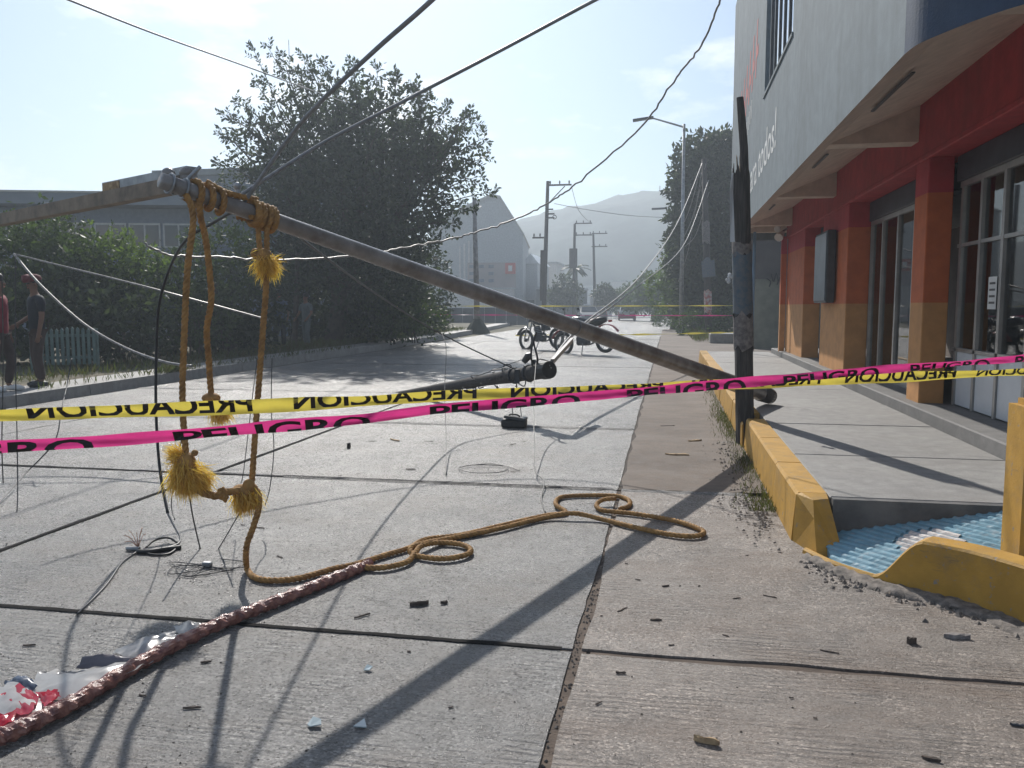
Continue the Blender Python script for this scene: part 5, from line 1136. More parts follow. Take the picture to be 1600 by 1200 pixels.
# picket fence
FE = thing('picket_fence', 'pale green picket fence beside the left footpath', 'fence', (G(100, 590).x, 13.6, 0.15))
for k in range(13):
    p = AY(48 + k * 8.2, 580, 14.2 + 0.05 * k); z0, z1 = 0.28, 1.02 + 0.02 * math.sin(k)
    mb = MB(); mb.prism([(p.x, p.y, z0), (p.x + .062, p.y, z0), (p.x + .062, p.y, z1 - .04), (p.x + .031, p.y, z1), (p.x, p.y, z1 - .04)], (0, 0.022, 0)); part('picket', mb, mat('fence_green', (0.15, 0.22, 0.20), (0.10, 0.15, 0.14), 4, 0.7) if k == 0 else bpy.data.materials['fence_green'], FE)
for z in (0.42, 0.86):
    a, b = AY(46, 580, 14.2), AY(150, 580, 14.85); part('rail', MB().obox(((a.x + b.x) / 2, (a.y + b.y) / 2 + .035, z), ((b.x - a.x, b.y - a.y, 0), (0, 1, 0), (0, 0, 1)), ((b - a).length / 2, 0.012, 0.03)), bpy.data.materials['fence_green'], FE)
for x in (48, 148): a = AY(x, 580, 14.25 if x < 100 else 14.8); part('post', MB().bb((a.x - .03, a.y + .05, 0.1), (a.x + .04, a.y + .11, 1.0)), bpy.data.materials['fence_green'], FE)

# warehouse with gable
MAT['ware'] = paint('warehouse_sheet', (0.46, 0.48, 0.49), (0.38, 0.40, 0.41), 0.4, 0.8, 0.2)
MAT['ware_lit'] = paint('warehouse_pale_lit', (0.62, 0.60, 0.58), (0.5, 0.49, 0.47), 0.4, 0.8, 0.2)  # paler wall paint; sunlight on the ribbed wall is put into its colour
YW = 95.0
WH = thing('warehouse', 'grey gabled warehouse beyond the big tree', 'warehouse', (AY(770, 480, YW).x, YW, 0))
def wv_(x, y): p = AY(x, y, YW); return (p.x, YW, p.z)
g0 = [wv_(672, 495), wv_(817, 495), wv_(817, 366), wv_(781, 309), wv_(768, 306), wv_(672, 350)]
g0 = [(p[0], p[1], max(0, p[2])) for p in g0]
part('wall', MB().prism(g0, (-3, 22, 0)), 'ware', WH)
mb = MB(); mb.prism([wv_(818, 368), wv_(820, 366), wv_(782, 306), wv_(768, 303), wv_(670, 347.5), wv_(672, 350), wv_(768, 306.5), wv_(780.5, 309.5)], (-3, 22.3, 0)); 
mb.v = [(x, y - 0.25, z) for x, y, z in mb.v]; part('roof_trim', mb, 'alu', WH)
for k in range(4): x = 718 + k * 7; part('pilaster', MB().bb((wv_(x, 480)[0], YW - .12, 0), (wv_(x + 2.5, 480)[0], YW - .01, wv_(x, 385 - k * 4)[2])), 'ware_lit', WH)
SG = thing('billboard', 'wide pale signboard with a red square emblem before the warehouse', 'sign', (AY(770, 480, 88).x, 88, 0))
def sgb(name, x0, y0, x1, y1, dy, m, par=SG):
    a, b = AY(x0, y1, 88), AY(x1, y0, 88); return part(name, MB().bb((a.x, 88 - dy, a.z), (b.x, 88 - dy + 0.1, b.z)), m, par)
bd = sgb('board', 731, 410, 806, 452, 0.1, mat('faded_board', (0.40, 0.35, 0.34), (0.32, 0.29, 0.28), .5, .8))
sgb('emblem', 790, 411, 806, 428, 0.22, 'red_paint', bd); sgb('emblem_mark', 795, 415, 801, 424, 0.34, 'white_paint', bd)
for r_ in range(3):
    for k in range(3):
        if r_ == 1 and k == 1: continue
        sgb('print_block', 734 + k * 15, 414 + r_ * 11, 742 + k * 15, 419 + r_ * 11, 0.21, 'house_wall', bd)
for x in (735, 770, 803): a = AY(x, 450, 88); part('post', MB().bb((a.x - .1, 88.02, 0), (a.x + .1, 88.2, a.z)), 'steel', SG)
LW = thing('yard_wall', 'pale yard wall below the billboard', 'wall', (AY(750, 480, 84).x, 84, 0))
a, b = AY(700, 452, 84), AY(803, 452, 84); part('panel', MB().bb((a.x, 84, 0), (b.x, 84.3, a.z)), 'ware_lit', LW); part('coping', MB().bb((a.x - .1, 83.9, a.z + .003), (b.x + .1, 84.4, a.z + .15)), 'ware', LW)
DW = thing('dark_fence', 'long low dark fence crossing behind the far tapes', 'fence', (AY(720, 500, 62).x, 62, 0))
for k in range(10):
    a, b = AY(655 + k * 17, 481, 62), AY(655 + k * 17 + 16.4, 481, 62); part('panel', MB().cbox((a.x, 62, 0), (b.x, 62.08, a.z + rnd.uniform(-.03, .03)), 0.01), mat('fence_navy', (0.06, 0.075, 0.09), (0.04, 0.05, 0.06), 2, .7) if k == 0 else bpy.data.materials['fence_navy'], DW)
def house(name, label, x0, x1, ytop, Y, depth, m, gable=0, lit=None):
    a, b = AY(x0, ytop, Y), AY(x1, ytop, Y); t = thing(name, label, 'building', ((a.x + b.x) / 2, Y, 0))
    part('wall', MB().bb((a.x, Y, 0), (b.x, Y + depth, a.z)), m, t)
    if gable:
        c = (a.x + b.x) / 2; zt = AY(x0, ytop - gable, Y).z
        part('roof', MB().prism([(a.x - .2, Y - .2, a.z), (c, Y - .2, zt), (b.x + .2, Y - .2, a.z)], (0, depth + .4, 0)), lit or 'alu', t)
    else: part('roof', MB().bb((a.x - .15, Y - .15, a.z + .003), (b.x + .15, Y + depth + .15, a.z + .25)), lit or 'ware', t)
    n_ = max(1, int((b.x - a.x) / 2.6))
    for k in range(n_):
        cx = a.x + (k + .5) * (b.x - a.x) / n_; part('window', MB().bb((cx - .5, Y - .06, min(a.z - 1.3, 1.2)), (cx + .5, Y - .01, min(a.z - .5, 2.2))), 'glass', t)
    return t
house('shed', 'small shed with sunlit sloping roof right of the warehouse', 818, 840, 412, 105, 10, 'ware', 16, 'white_panel')
house('store', 'low building with pale ribbed front behind the power poles', 842, 870, 412, 120, 8, 'ware_lit')
house('store', 'long low dark roofed building behind the power poles', 838, 905, 452, 98, 10, mat('store_dim', (0.20, 0.21, 0.22), None, .5, .8))
house('cottage', 'little house with brown pitched roof far down the road', 922, 950, 462, 115, 9, 'ware_lit', 10, mat('cottage_roof', (0.10, 0.085, 0.08), None, 1, .8))
house('store', 'pale distant building among trees at the end of the road', 955, 985, 440, 190, 10, 'ware_lit')
house('far_block', 'pair of hazy blocks below the hill', 905, 925, 448, 210, 10, 'ware')
tree('street_tree', 'dark round tree right of the shed beside the power pole', (AY(882, 480, 92).x, 92, 0), [bl(882, 455, 92, 16, 22), bl(896, 462, 93, 12, 16), bl(870, 465, 92, 12, 14)], 'leaf_dark', 420, 0.6, 8, 0.3, 0.15, 0.3)
tree('street_tree', 'dim tree before the little house with the brown roof', (AY(945, 478, 98).x, 98, 0), [bl(945, 462, 98, 12, 14), bl(955, 468, 99, 10, 10)], 'leaf_dark', 300, 0.6, 8, 0.3, 0.13, 0.3)
# graffiti wall and shed beyond the shop building
GW = thing('block_wall', 'weathered wall with black graffiti beyond the shop building', 'wall', (3.6, 29, 0))
part('wall', MB().bb((2.75, 29, 0), (11, 29.25, 2.35)), mat('old_plaster', (0.21, 0.215, 0.17), (0.13, 0.13, 0.11), 1.6, .9, bmp=.3), GW)
part('upper_wall', MB().bb((2.75, 29.6, 0), (11, 30, 5.2)), mat('brown_wall', (0.13, 0.115, 0.11), (0.09, 0.08, 0.08), 1.2, .9), GW)
gf = MB()
for pts in ([(1205, 428), (1209, 440), (1213, 426), (1216, 440)], [(1198, 435), (1204, 440), (1202, 448)], [(1214, 445), (1220, 432), (1222, 446)]):
    gf.tube(smooth_path([AY(x, y, 28.98) for x, y in pts], 4), 0.022, 5)
part('graffiti', gf, 'black', GW)
o = part('step', MB().cbox((1.6, 33, 0), (9, 34.2, 0.38), 0.03), 'walk'); tag(o, 'low dark concrete step under the weeds on the right', 'step')

# ================================================================ POWER POLES AND LAMP
def power_pole(base_, top, r, label, arms=(), hang=0, m='wood_pole', group=None):
    t = thing('power_pole', label, 'pole', base_, group); b = Vector(base_); tp_ = Vector(top)
    part('shaft', MB().tube([b - Vector((0, 0, .1)), b.lerp(tp_, .5), tp_], [r, r * .85, r * .65], 10), m, t, True)
    for (z, x0, x1) in arms:
        a = part('crossarm', MB().bb((tp_.x + x0, tp_.y - .07, z - .06), (tp_.x + x1, tp_.y + .07, z + .06)), m, t)
        for k in range(3):
            x = tp_.x + x0 + (x1 - x0) * (0.1 + 0.4 * k); part('insulator', MB().tube([(x, tp_.y, z + .06), (x, tp_.y, z + .2), (x, tp_.y, z + .32)], [.03, .07, .04], 8), 'insulator', a)
    return t
def zz(y, Y): return AY(800, y, Y).z
Y = 63; a = AY(849, 500, Y); t_ = AY(856, 283, Y)
pp = power_pole((a.x, Y, 0), t_, 0.19, 'tallest dark power pole with one crossarm at its top, beyond the motorcycles', [(zz(291, Y), 0.0, AY(893, 291, Y).x - t_.x), (zz(372, Y), AY(832, 372, Y).x - t_.x, 0)])
part('brace', MB().cyl((t_.x + 1.3, Y, zz(293, Y)), (t_.x + .1, Y, zz(318, Y)), 0.04), 'wood_pole', pp)
part('transformer', MB().cyl((t_.x - .35, Y - .2, zz(470, Y)), (t_.x - .30, Y - .2, zz(392, Y)), 0.22), 'wood_pole', pp)
for y_ in (330, 337, 343): part('bracket', MB().bb((t_.x - .1, Y - .3, zz(y_, Y)), (t_.x + .45 + .1 * (y_ % 3), Y - .15, zz(y_, Y) + .1)), 'dark_metal', pp)
part('spool', MB().torus((AY(867, 341, Y).x, Y - .2, zz(341, Y)), (0, 1, 0), .14, .03, 14, 6), 'dark_metal', pp)
Y = 92; a = AY(896, 500, Y); t_ = AY(898, 350, Y)
pp = power_pole((a.x, Y, 0), t_, 0.2, 'power pole with two crossarms joined into a frame, middle of the three far poles', [(zz(351, Y), 0, AY(925, 350, Y).x - t_.x), (zz(369, Y), 0, AY(925, 369, Y).x - t_.x)])
part('transformer', MB().cyl((t_.x - .1, Y - .3, zz(420, Y)), (t_.x - .1, Y - .3, zz(390, Y)), 0.45), 'wood_pole', pp)
Y = 104; a = AY(930, 500, Y); t_ = AY(927, 366, Y)
power_pole((a.x, Y, 0), t_, 0.2, 'rightmost of the far power poles with two short crossarms', [(zz(367, Y), -0.2, AY(949, 367, Y).x - t_.x), (zz(387, Y), -0.2, AY(949, 387, Y).x - t_.x)])
Y = 44; a = AY(746, 520, Y); t_ = AY(741, 310, Y)
pp = power_pole((a.x, Y, 0), t_, 0.17, 'grey pole standing on the left kerb before the warehouse', [], m='metal_pole')
part('base', MB().tube([(a.x, Y, -.05), (a.x, Y, .35), (a.x, Y, .75)], [.75, .5, .2], 9), 'leaf_dark', pp)
Y = 40; a = AY(1108, 512, Y); t_ = AY(1100, 248, Y)
pp = power_pole((a.x, Y, 0), t_, 0.17, 'pole plastered with torn posters in front of the dense tree on the right', [], m='wood_pole')
for (y0, y1, m_) in ((352, 385, 'poster_old'), (408, 432, 'poster_blue'), (456, 490, 'poster_red')):
    x_ = AY(1107, (y0 + y1) / 2, Y); d_ = Vector((t_.x - a.x, 0, t_.z)); b_ = Vector((a.x, Y, 0)); wrap(pp, b_, d_, 0.17, zz(y1, Y), zz(y0, Y), 0, 6.283, m_, ragged=.1)
part('hung_sheet', MB().obox(AY(1107, 420, Y - .2), ((1, 0, .1), (0, 1, 0), (-.1, 0, 1)), (0.30, .01, .38)), 'poster_blue', pp)
Y = 44; a = AY(1064, 517, Y); t_ = AY(1069, 194, Y); e_ = AY(992, 188, Y)
SL_ = thing('street_lamp', 'tall grey street lamp with a flat lamp head on a long arm', 'street lamp', (a.x, Y, 0))
part('post', MB().tube([(a.x, Y, 0), t_], [0.12, 0.07], 12), 'steel', SL_, True)
part('base_plate', MB().cbox((a.x - .2, Y - .2, 0), (a.x + .2, Y + .2, .06), .01), 'steel', SL_)
ar = AY(1018, 184, Y); part('arm', MB().tube([t_ - Vector((0, 0, .15)), ar], [.05, .04], 8), 'steel', SL_)
part('lamp_head', MB().obox((ar + e_) / 2, (ar - e_, (0, 1, 0), (0, 0, 1)), ((ar - e_).length / 2 + .1, .16, .05)), 'dark_metal', SL_)
Y = 75; a = AY(1062, 505, Y); t_ = AY(1060, 320, Y); S2_ = thing('street_lamp', 'farther street lamp whose arm shows left of the leafy tree', 'street lamp', (a.x, Y, 0))
part('post', MB().tube([(a.x, Y, 0), t_], [.1, .06], 8), 'steel', S2_); part('arm', MB().tube([t_, AY(1040, 325, Y)], [.05, .05], 6), 'steel', S2_)
part('lamp_head', MB().obox(AY(1030, 326, Y), ((1, 0, .03), (0, 1, 0), (0, 0, 1)), (.65, .18, .07)), 'dark_metal', S2_)
# far wires
wire('power_line', [AY(866, 318, 63), AY(920, 328, 66), AY(1000, 338, 72), AY(1120, 342, 80)], 0.022, 'cable_dark', 'thin power line running right from the tallest power pole', 'cable')
wire('power_line', [AY(893, 291, 63), AY(905, 330, 70), AY(925, 350, 92)], 0.018, 'wire', 'thin line dropping from the end of the tallest pole crossarm', 'cable')
for k, (a_, b_) in enumerate((((1097, 252), (1066, 355)), ((1103, 256), (1068, 372)), ((1108, 300), (1070, 385)), ((1096, 270), (1060, 440)))):
    p, q = AY(*a_, 39.7), AY(*b_, 43.6); wire('service_line', [p, p.lerp(q, .5) - Vector((0, 0, .35 + .15 * k)), q], 0.016, 'cable_pale', ['pale service line on the postered pole, topmost of the fan', 'pale service line on the postered pole, second of the fan', 'pale service line on the postered pole, third of the fan', 'pale service line on the postered pole, lowest of the fan'][k], 'cable')

# ================================================================ VEHICLES
def motorcycle(name, label, loc, heading, body, tank):
    t = thing(name, label, 'motorcycle', loc)
    t.rotation_euler = (0, R(5), heading); t.scale = (1.1, 1.1, 1.1); W = 0.68
    def pt(n, mb, m, par=t, sm=True): return part(n, mb, m, par, sm, local=True)
    for x, r in ((-W, 0.31), (W, 0.33)):
        wl = pt('wheel', MB().torus((x, 0, r), (0, 1, 0), r - 0.045, 0.045, 28, 8), 'black')
        rim = pt('rim', MB().torus((x, 0, r), (0, 1, 0), r - 0.095, 0.014, 28, 6), 'steel', wl)
        sp = MB()
        for k in range(16): a = k * math.pi / 8; sp.cyl((x, 0.02 if k % 2 else -.02, r), (x + (r - .09) * math.cos(a), 0, r + (r - .09) * math.sin(a)), .004, n=4)
        pt('spokes', sp, 'steel', wl); pt('hub', MB().cyl((x, -.06, r), (x, .06, r), .05), 'dark_metal', wl)
    pt('fork', MB().cyl((W, -.08, .33), (W - .26, -.08, .98), .022).cyl((W, .08, .33), (W - .26, .08, .98), .022), 'steel')
    pt('swingarm', MB().tube([(-W, .09, .31), (-.1, .08, .42)], .028, 8).tube([(-W, -.09, .31), (-.1, -.08, .42)], .028, 8), 'dark_metal')
    pt('frame', MB().tube([(W - .28, 0, .92), (.1, 0, .5), (-.1, 0, .42), (-.22, 0, .72), (-.75, 0, .86)], .028, 8).tube([(W - .28, 0, .96), (-.1, 0, .78), (-.22, 0, .72)], .028, 8), 'dark_metal')
    en = pt('engine', MB().cbox((-.16, -.12, .25), (.2, .12, .5), .04).tube([(.08, 0, .46), (.16, 0, .70)], [.11, .10], 10), 'dark_metal', sm=False)
    for k in range(4): pt('cooling_fin', MB().tube([(.085 + k * .02, 0, .50 + k * .05), (.088 + k * .02, 0, .515 + k * .05)], .125, 10), 'steel', en, False)
    pt('tank', MB().tube([(.36, 0, .92), (.28, 0, .93), (.1, 0, .9), (-.08, 0, .84), (-.14, 0, .8)], [.06, .13, .145, .12, .05], 12), tank)
    pt('seat', MB().tube([(-.06, 0, .83), (-.2, 0, .82), (-.5, 0, .86), (-.74, 0, .90)], [.07, .11, .12, .07], 10), 'black')
    pt('side_panel', MB().cbox((-.36, -.11, .56), (-.12, .11, .76), .03), body, sm=False)
    def fender(cx, r, a0, a1, wdt):
        mb = MB()
        for i in range(11):
            a = a0 + (a1 - a0) * i / 10
            for s in (-1, -.5, .5, 1): mb.v.append((cx + r * math.cos(a), s * wdt, r * math.sin(a) + .32 - (.02 if abs(s) == 1 else 0)))
        for i in range(10):
            for j in range(3): q = i * 4 + j; mb.f.append((q, q + 1, q + 5, q + 4))
        return mb
    pt('front_fender', fender(W, .42, R(25), R(125), .07), body); pt('rear_fender', fender(-W - .04, .46, R(45), R(150), .08), body)
    pt('handlebar', MB().tube(smooth_path([(.34, -.38, 1.08), (.40, -.2, 1.06), (.42, 0, .99), (.40, .2, 1.06), (.34, .38, 1.08)], 4), .013, 6), 'steel')
    pt('grip', MB().cyl((.34, -.38, 1.08), (.37, -.27, 1.075), .02), 'black'); pt('grip', MB().cyl((.34, .38, 1.08), (.37, .27, 1.075), .02), 'black')
    for s in (-1, 1): pt('mirror', MB().cyl((.38, s * .28, 1.07), (.36, s * .34, 1.24), .007, n=5).ball((.36, s * .36, 1.27), (.02, .06, .04), 8, 6), 'dark_metal')
    pt('headlight', MB().ball((.50, 0, .95), (.07, .09, .09), 12, 8), 'steel'); pt('lens', MB().ball((.545, 0, .95), (.04, .075, .075), 12, 8), 'white_paint')
    pt('tail_light', MB().cbox((-.90, -.06, .82), (-.84, .06, .88), .01), 'red_paint', sm=False)
    pt('exhaust', MB().tube(smooth_path([(.2, -.13, .55), (.24, -.14, .3), (-.1, -.15, .26), (-.4, -.16, .42), (-.78, -.17, .52)], 4), [.022] * 9 + [.03, .045, .05, .05, .05, .05, .045, .04], 8), 'steel')
    pt('kickstand', MB().cyl((-.02, .1, .3), (-.12, .34, 0.0), .014), 'steel')
    return t
MAT['bike_dark'] = mat('bike_dark_paint', (0.035, 0.04, 0.05), None, 3, .3, .6); MAT['bike_red'] = mat('bike_red_paint', (0.32, 0.03, 0.03), None, 3, .3, .6)
c1 = (G(822, 545) + G(872, 548)) / 2; c2 = (G(879, 552) + G(950, 555)) / 2
d1 = G(822, 545) - G(872, 548); d2 = G(879, 552) - G(950, 555)
motorcycle('motorcycle', 'dark parked motorcycle on the left of the two, facing left', (c1.x, c1.y, 0), math.atan2(d1.y, d1.x), 'bike_dark', 'bike_dark')
motorcycle('motorcycle', 'parked motorcycle nearer the fallen pole with a red tail and high rear fender', (c2.x, c2.y, 0), math.atan2(d2.y, d2.x), 'bike_red', 'bike_dark')
def car(label, loc, heading, low, top, beacon=False, skirt=None):
    t = thing('car', label, 'car', loc); t.rotation_euler = (0, 0, heading)
    def pt(n, mb, m, par=t, sm=False): return part(n, mb, m, par, sm, local=True)
    def loft(secs):          # secs: (y, halfwidth_low, halfwidth_high, z0, z1)
        mb = MB()
        for y, wl, wh, z0, z1 in secs: mb.v += [(-wl, y, z0), (-wl, y, (z0 + z1) / 2), (-wh, y, z1), (wh, y, z1), (wl, y, (z0 + z1) / 2), (wl, y, z0)]
        for i in range(len(secs) - 1):
            for j in range(6): a = i * 6 + j; b = i * 6 + (j + 1) % 6; mb.f.append((a, b, b + 6, a + 6))
        mb.f += [tuple(range(6)), tuple(range((len(secs) - 1) * 6, len(secs) * 6))]; return mb
    bd_ = pt('body', loft([(-2.1, .74, .70, .32, .82), (-1.95, .83, .78, .24, .95), (-1.2, .86, .80, .22, .98), (.9, .86, .80, .22, .95), (1.7, .84, .76, .24, .86), (2.05, .76, .68, .32, .72)]), low)
    pt('cabin', loft([(-1.75, .74, .72, .94, .97), (-1.05, .72, .60, .95, 1.42), (.2, .72, .60, .94, 1.43), (1.05, .74, .70, .92, .95)]), top)
    gm2 = MB(); gm2.add([(-.66, -1.70, 1.0), (.66, -1.70, 1.0), (.56, -1.10, 1.385), (-.56, -1.10, 1.385)], [(0, 1, 2, 3)]); pt('rear_window', MB().add([(x, y - .02, z + .015) for x, y, z in gm2.v], gm2.f), 'glass')
    pt('windscreen', MB().add([(-.66, 1.03, .99), (.66, 1.03, .99), (.56, .27, 1.40), (-.56, .27, 1.40)], [(0, 1, 2, 3)]), 'glass')
    for s in (-1, 1):
        pt('side_window', MB().add([(s * .745, -1.0, .99), (s * .745, .75, .99), (s * .64, .15, 1.37), (s * .64, -.95, 1.37)], [(0, 1, 2, 3)]), 'glass')
        pt('tail_light', MB().cbox((s * .76 - .08, -2.02, .66), (s * .76 + .06, -1.94, .86), .01), 'red_paint'); pt('headlight', MB().cbox((s * .62 - .12, 1.93, .58), (s * .62 + .1, 2.06, .72), .02), 'white_paint')
        pt('mirror', MB().cbox((s * .9 - .08, .62, .96), (s * .9 + .08, .72, 1.08), .02), low)
        for y in (-1.3, 1.3):
            wl = pt('wheel', MB().torus((s * .78, y, .31), (1, 0, 0), .22, .09, 20, 8), 'black', sm=True); pt('rim', MB().cyl((s * .74, y, .31), (s * .86, y, .31), .17, n=14), 'steel', wl)
    pt('bumper', MB().cbox((-.8, -2.16, .34), (.8, -2.04, .52), .03), low); pt('bumper', MB().cbox((-.8, 2.0, .34), (.8, 2.12, .52), .03), low)
    pt('number_plate', MB().bb((-.24, -2.18, .56), (.24, -2.165, .68)), 'white_paint')
    if skirt: pt('lower_body', loft([(-2.17, .80, .80, .30, .70), (-1.95, .88, .86, .22, .70), (1.7, .88, .86, .22, .66), (2.14, .80, .76, .30, .6)]), skirt)
    if beacon: pt('roof_light', MB().cbox((-.3, -.5, 1.435), (.3, -.3, 1.6), .03), 'white_paint')
    return t
MAT['car_red'] = mat('car_maroon', (0.36, 0.012, 0.06), None, 2, .3, .6); MAT['car_white'] = mat('car_white', (0.72, 0.73, 0.74), None, 2, .3, .6); MAT['car_grey'] = mat('car_grey', (0.16, 0.17, 0.18), None, 2, .3, .6); MAT['car_black'] = mat('car_black', (0.03, 0.03, 0.035), None, 2, .3, .6)
p = G(983, 499.5); car('white over maroon taxi driving away down the middle of the road', (p.x, 84, 0), R(3), 'car_white', 'car_white', skirt='car_red')
p = G(926, 503); car('grey car with a white roof light waiting behind the motorcycles', (p.x + .1, 70, 0), R(192), 'car_grey', 'car_grey', True)
p = G(943, 499); car('dark car behind the grey car with the roof light', (p.x, 84, 0), R(4), 'car_black', 'car_black')

# ================================================================ PEOPLE
def skin(name, joints, edges, m, par, root=0):
    me = bpy.data.meshes.new(name); bm = bmesh.new(); L_ = bm.verts.layers.skin.verify(); vs = []
    for i, (p, r) in enumerate(joints):
        v = bm.verts.new(p); v[L_].radius = (r, r) if not isinstance(r, tuple) else r; v[L_].use_root = (i == root); vs.append(v)
    for a, b in edges: bm.edges.new((vs[a], vs[b]))
    bm.to_mesh(me); bm.free(); me.materials.append(m if not isinstance(m, str) else MAT[m])
    o = bpy.data.objects.new(name, me); col0.objects.link(o); o.parent = par
    s = o.modifiers.new('skin', 'SKIN'); s.use_smooth_shade = True; q = o.modifiers.new('sub', 'SUBSURF'); q.levels = 1; q.render_levels = 1
    return o
MAT['skin'] = mat('skin', (0.20, 0.11, 0.07), (0.16, 0.085, 0.055), 6, .6); MAT['hair'] = mat('hair', (0.02, 0.017, 0.015), None, 30, .5)
def person(label, loc, heading, shirt, pants, la, ra, cap=None, step=0.08, h=1.0, shoe='black'):
    """la / ra: elbow and wrist positions in body space (x right, y forward, z up)"""
    t = thing('person', label, 'person', loc); t.rotation_euler = (0, 0, heading); t.scale = (h, h, h)
    hipz = 0.92
    J = [((0, 0, .96), .07), ((0, 0, 1.12), .08), ((0, .0, 1.30), .09), ((0, -.01, 1.44), .06), ((0, .01, 1.52), .052), ((0, .03, 1.60), .075), ((0, .02, 1.69), .085),
         ((-.18, -.01, 1.40), .058), (la[0], .045), (la[1], .033), ((.18, -.01, 1.40), .058), (ra[0], .045), (ra[1], .033),
         ((-.10, 0, .88), .06), ((-.11, step + .03, .50), .055), ((-.11, step * .6 - .02, .09), .038), ((-.12, step + .12, .04), .034),
         ((.10, 0, .88), .06), ((.11, -step + .04, .50), .055), ((.11, -step - .02, .09), .038), ((.12, -step + .12, .04), .034)]
    E_ = [(0, 1), (1, 2), (2, 3), (3, 4), (4, 5), (5, 6), (3, 7), (7, 8), (8, 9), (3, 10), (10, 11), (11, 12), (0, 13), (13, 14), (14, 15), (15, 16), (0, 17), (17, 18), (18, 19), (19, 20)]
    for wi, el, sgn in ((9, la, -1), (12, ra, 1)):
        w_ = Vector(el[1]); d = (w_ - Vector(el[0])).normalized(); sd_ = d.cross(Vector((0, 1, 0)))
        sd_ = sd_.normalized() if sd_.length > .05 else Vector((1, 0, 0)); fw_ = d.cross(sd_).normalized()
        J.append((tuple(w_ + d * .07), (.036, .02))); pi_ = len(J) - 1; E_.append((wi, pi_))
        for k in range(4):
            b0 = w_ + d * .10 + fw_ * (.027 - .018 * k); L_ = (.065, .075, .07, .055)[k]
            J.append((tuple(b0), .010)); J.append((tuple(b0 + d * L_ * .6 + sd_ * .008), .009)); J.append((tuple(b0 + d * L_ + sd_ * .025), .007)); q = len(J); E_ += [(pi_, q - 3), (q - 3, q - 2), (q - 2, q - 1)]
        th = w_ + d * .04 + fw_ * .04; J.append((tuple(th), .011)); J.append((tuple(th + d * .045 + fw_ * .015), .009)); q = len(J); E_ += [(pi_, q - 2), (q - 2, q - 1)]
    body = skin('body', J, E_, 'skin', t)
    S = [((0, 0, .82), (.155, .115)), ((0, 0, .90), (.16, .12)), ((0, 0, 1.05), (.165, .125)), ((0, 0, 1.30), (.185, .135)), ((0, -.01, 1.43), (.10, .085)), ((-.19, -.01, 1.39), .078), (tuple(Vector((-.19, -.01, 1.39)).lerp(Vector(la[0]), .8)), .066), ((.19, -.01, 1.39), .078), (tuple(Vector((.19, -.01, 1.39)).lerp(Vector(ra[0]), .8)), .066)]
    skin('shirt', S, [(0, 1), (1, 2), (2, 3), (3, 4), (4, 5), (5, 6), (4, 7), (7, 8)], shirt, t)
    T = [((0, 0, .98), (.13, .10)), ((-.09, 0, .84), .10), ((-.11, step + .03, .50), .080), ((-.11, step * .6 - .02, .10), .066), ((.09, 0, .84), .10), ((.11, -step + .04, .50), .080), ((.11, -step - .02, .10), .066)]
    skin('trousers', T, [(0, 1), (1, 2), (2, 3), (0, 4), (4, 5), (5, 6)], pants, t)
    hd_ = MB().ball((0, .0, 1.71), (.088, .098, .092), 14, 9); hd_.v = [(x, y - (.02 if z < 1.72 else 0), z) for x, y, z in hd_.v]; part('hair', hd_, 'hair', t, True, local=True)
    fc = MB().ball((0, .105, 1.625), (.014, .02, .022), 8, 6); part('nose', fc, 'skin', t, True, local=True)
    for s in (-1, 1):
        part('eye', MB().ball((s * .033, .092, 1.655), (.012, .008, .008), 8, 6), 'hair', t, True, local=True); part('ear', MB().ball((s * .085, .02, 1.64), (.012, .022, .032), 8, 6), 'skin', t, True, local=True)
        sy = (step if s < 0 else -step); part('shoe', MB().tube([(s * .115, sy * (.6 if s < 0 else 1) - .09, .045), (s * .115, sy, .055), (s * .12, sy + .10, .045), (s * .12, sy + .17, .035)], [.038, .05, .046, .028], 8), shoe, t, True, local=True)
    part('mouth', MB().ball((0, .10, 1.585), (.025, .008, .006), 8, 5), 'red_paint', t, True, local=True)
    if cap:
        part('cap', MB().ball((0, .0, 1.735), (.098, .108, .075), 14, 8).tube([(0, .08, 1.735), (0, .17, 1.72)], [(.07), (.06)], 10), cap, t, True, local=True)
    return t
MAT['cloth_red'] = mat('red_shirt', (0.2, 0.012, 0.03), None, 12, .8); MAT['cloth_navy'] = mat('navy_shirt', (0.016, 0.02, 0.03), None, 12, .8); MAT['cloth_brown'] = mat('brown_trousers', (0.06, 0.04, 0.036), None, 12, .8)
MAT['cloth_blue'] = mat('pale_blue_shirt', (0.13, 0.16, 0.23), None, 12, .8); MAT['cloth_grey'] = mat('grey_green_shirt', (0.13, 0.15, 0.15), None, 12, .8); MAT['cap_red'] = mat('cap_red', (0.16, 0.04, 0.045), None, 12, .8)
p = G(5, 612, 0.15); person('person in a red shirt and brown trousers at the left edge of the view', (p.x, p.y, 0.152), R(-70), 'cloth_red', 'cloth_brown', ((-.23, -.02, 1.13), (-.22, .04, .88)), ((.24, -.02, 1.13), (.23, .04, .88)), shoe='white_paint')
p = G(48, 606, 0.15); person('person in dark shirt, brown trousers and a dull red cap before the green fence', (p.x, p.y + .2, 0.152), R(150), 'cloth_navy', 'cloth_brown', ((-.23, .0, 1.13), (-.22, .05, .88)), ((.24, .0, 1.13), (.18, .2, 1.02)), cap='cap_red', step=.03)
p = AY(438, 560, 23.5); person('person in a pale blue shirt and dark trousers under the big tree', (p.x, 23.5, 0.152), R(-150), 'cloth_blue', 'cloth_navy', ((-.28, .0, 1.13), (-.24, .16, .95)), ((.28, .0, 1.13), (.22, .2, 1.0)), step=.05)
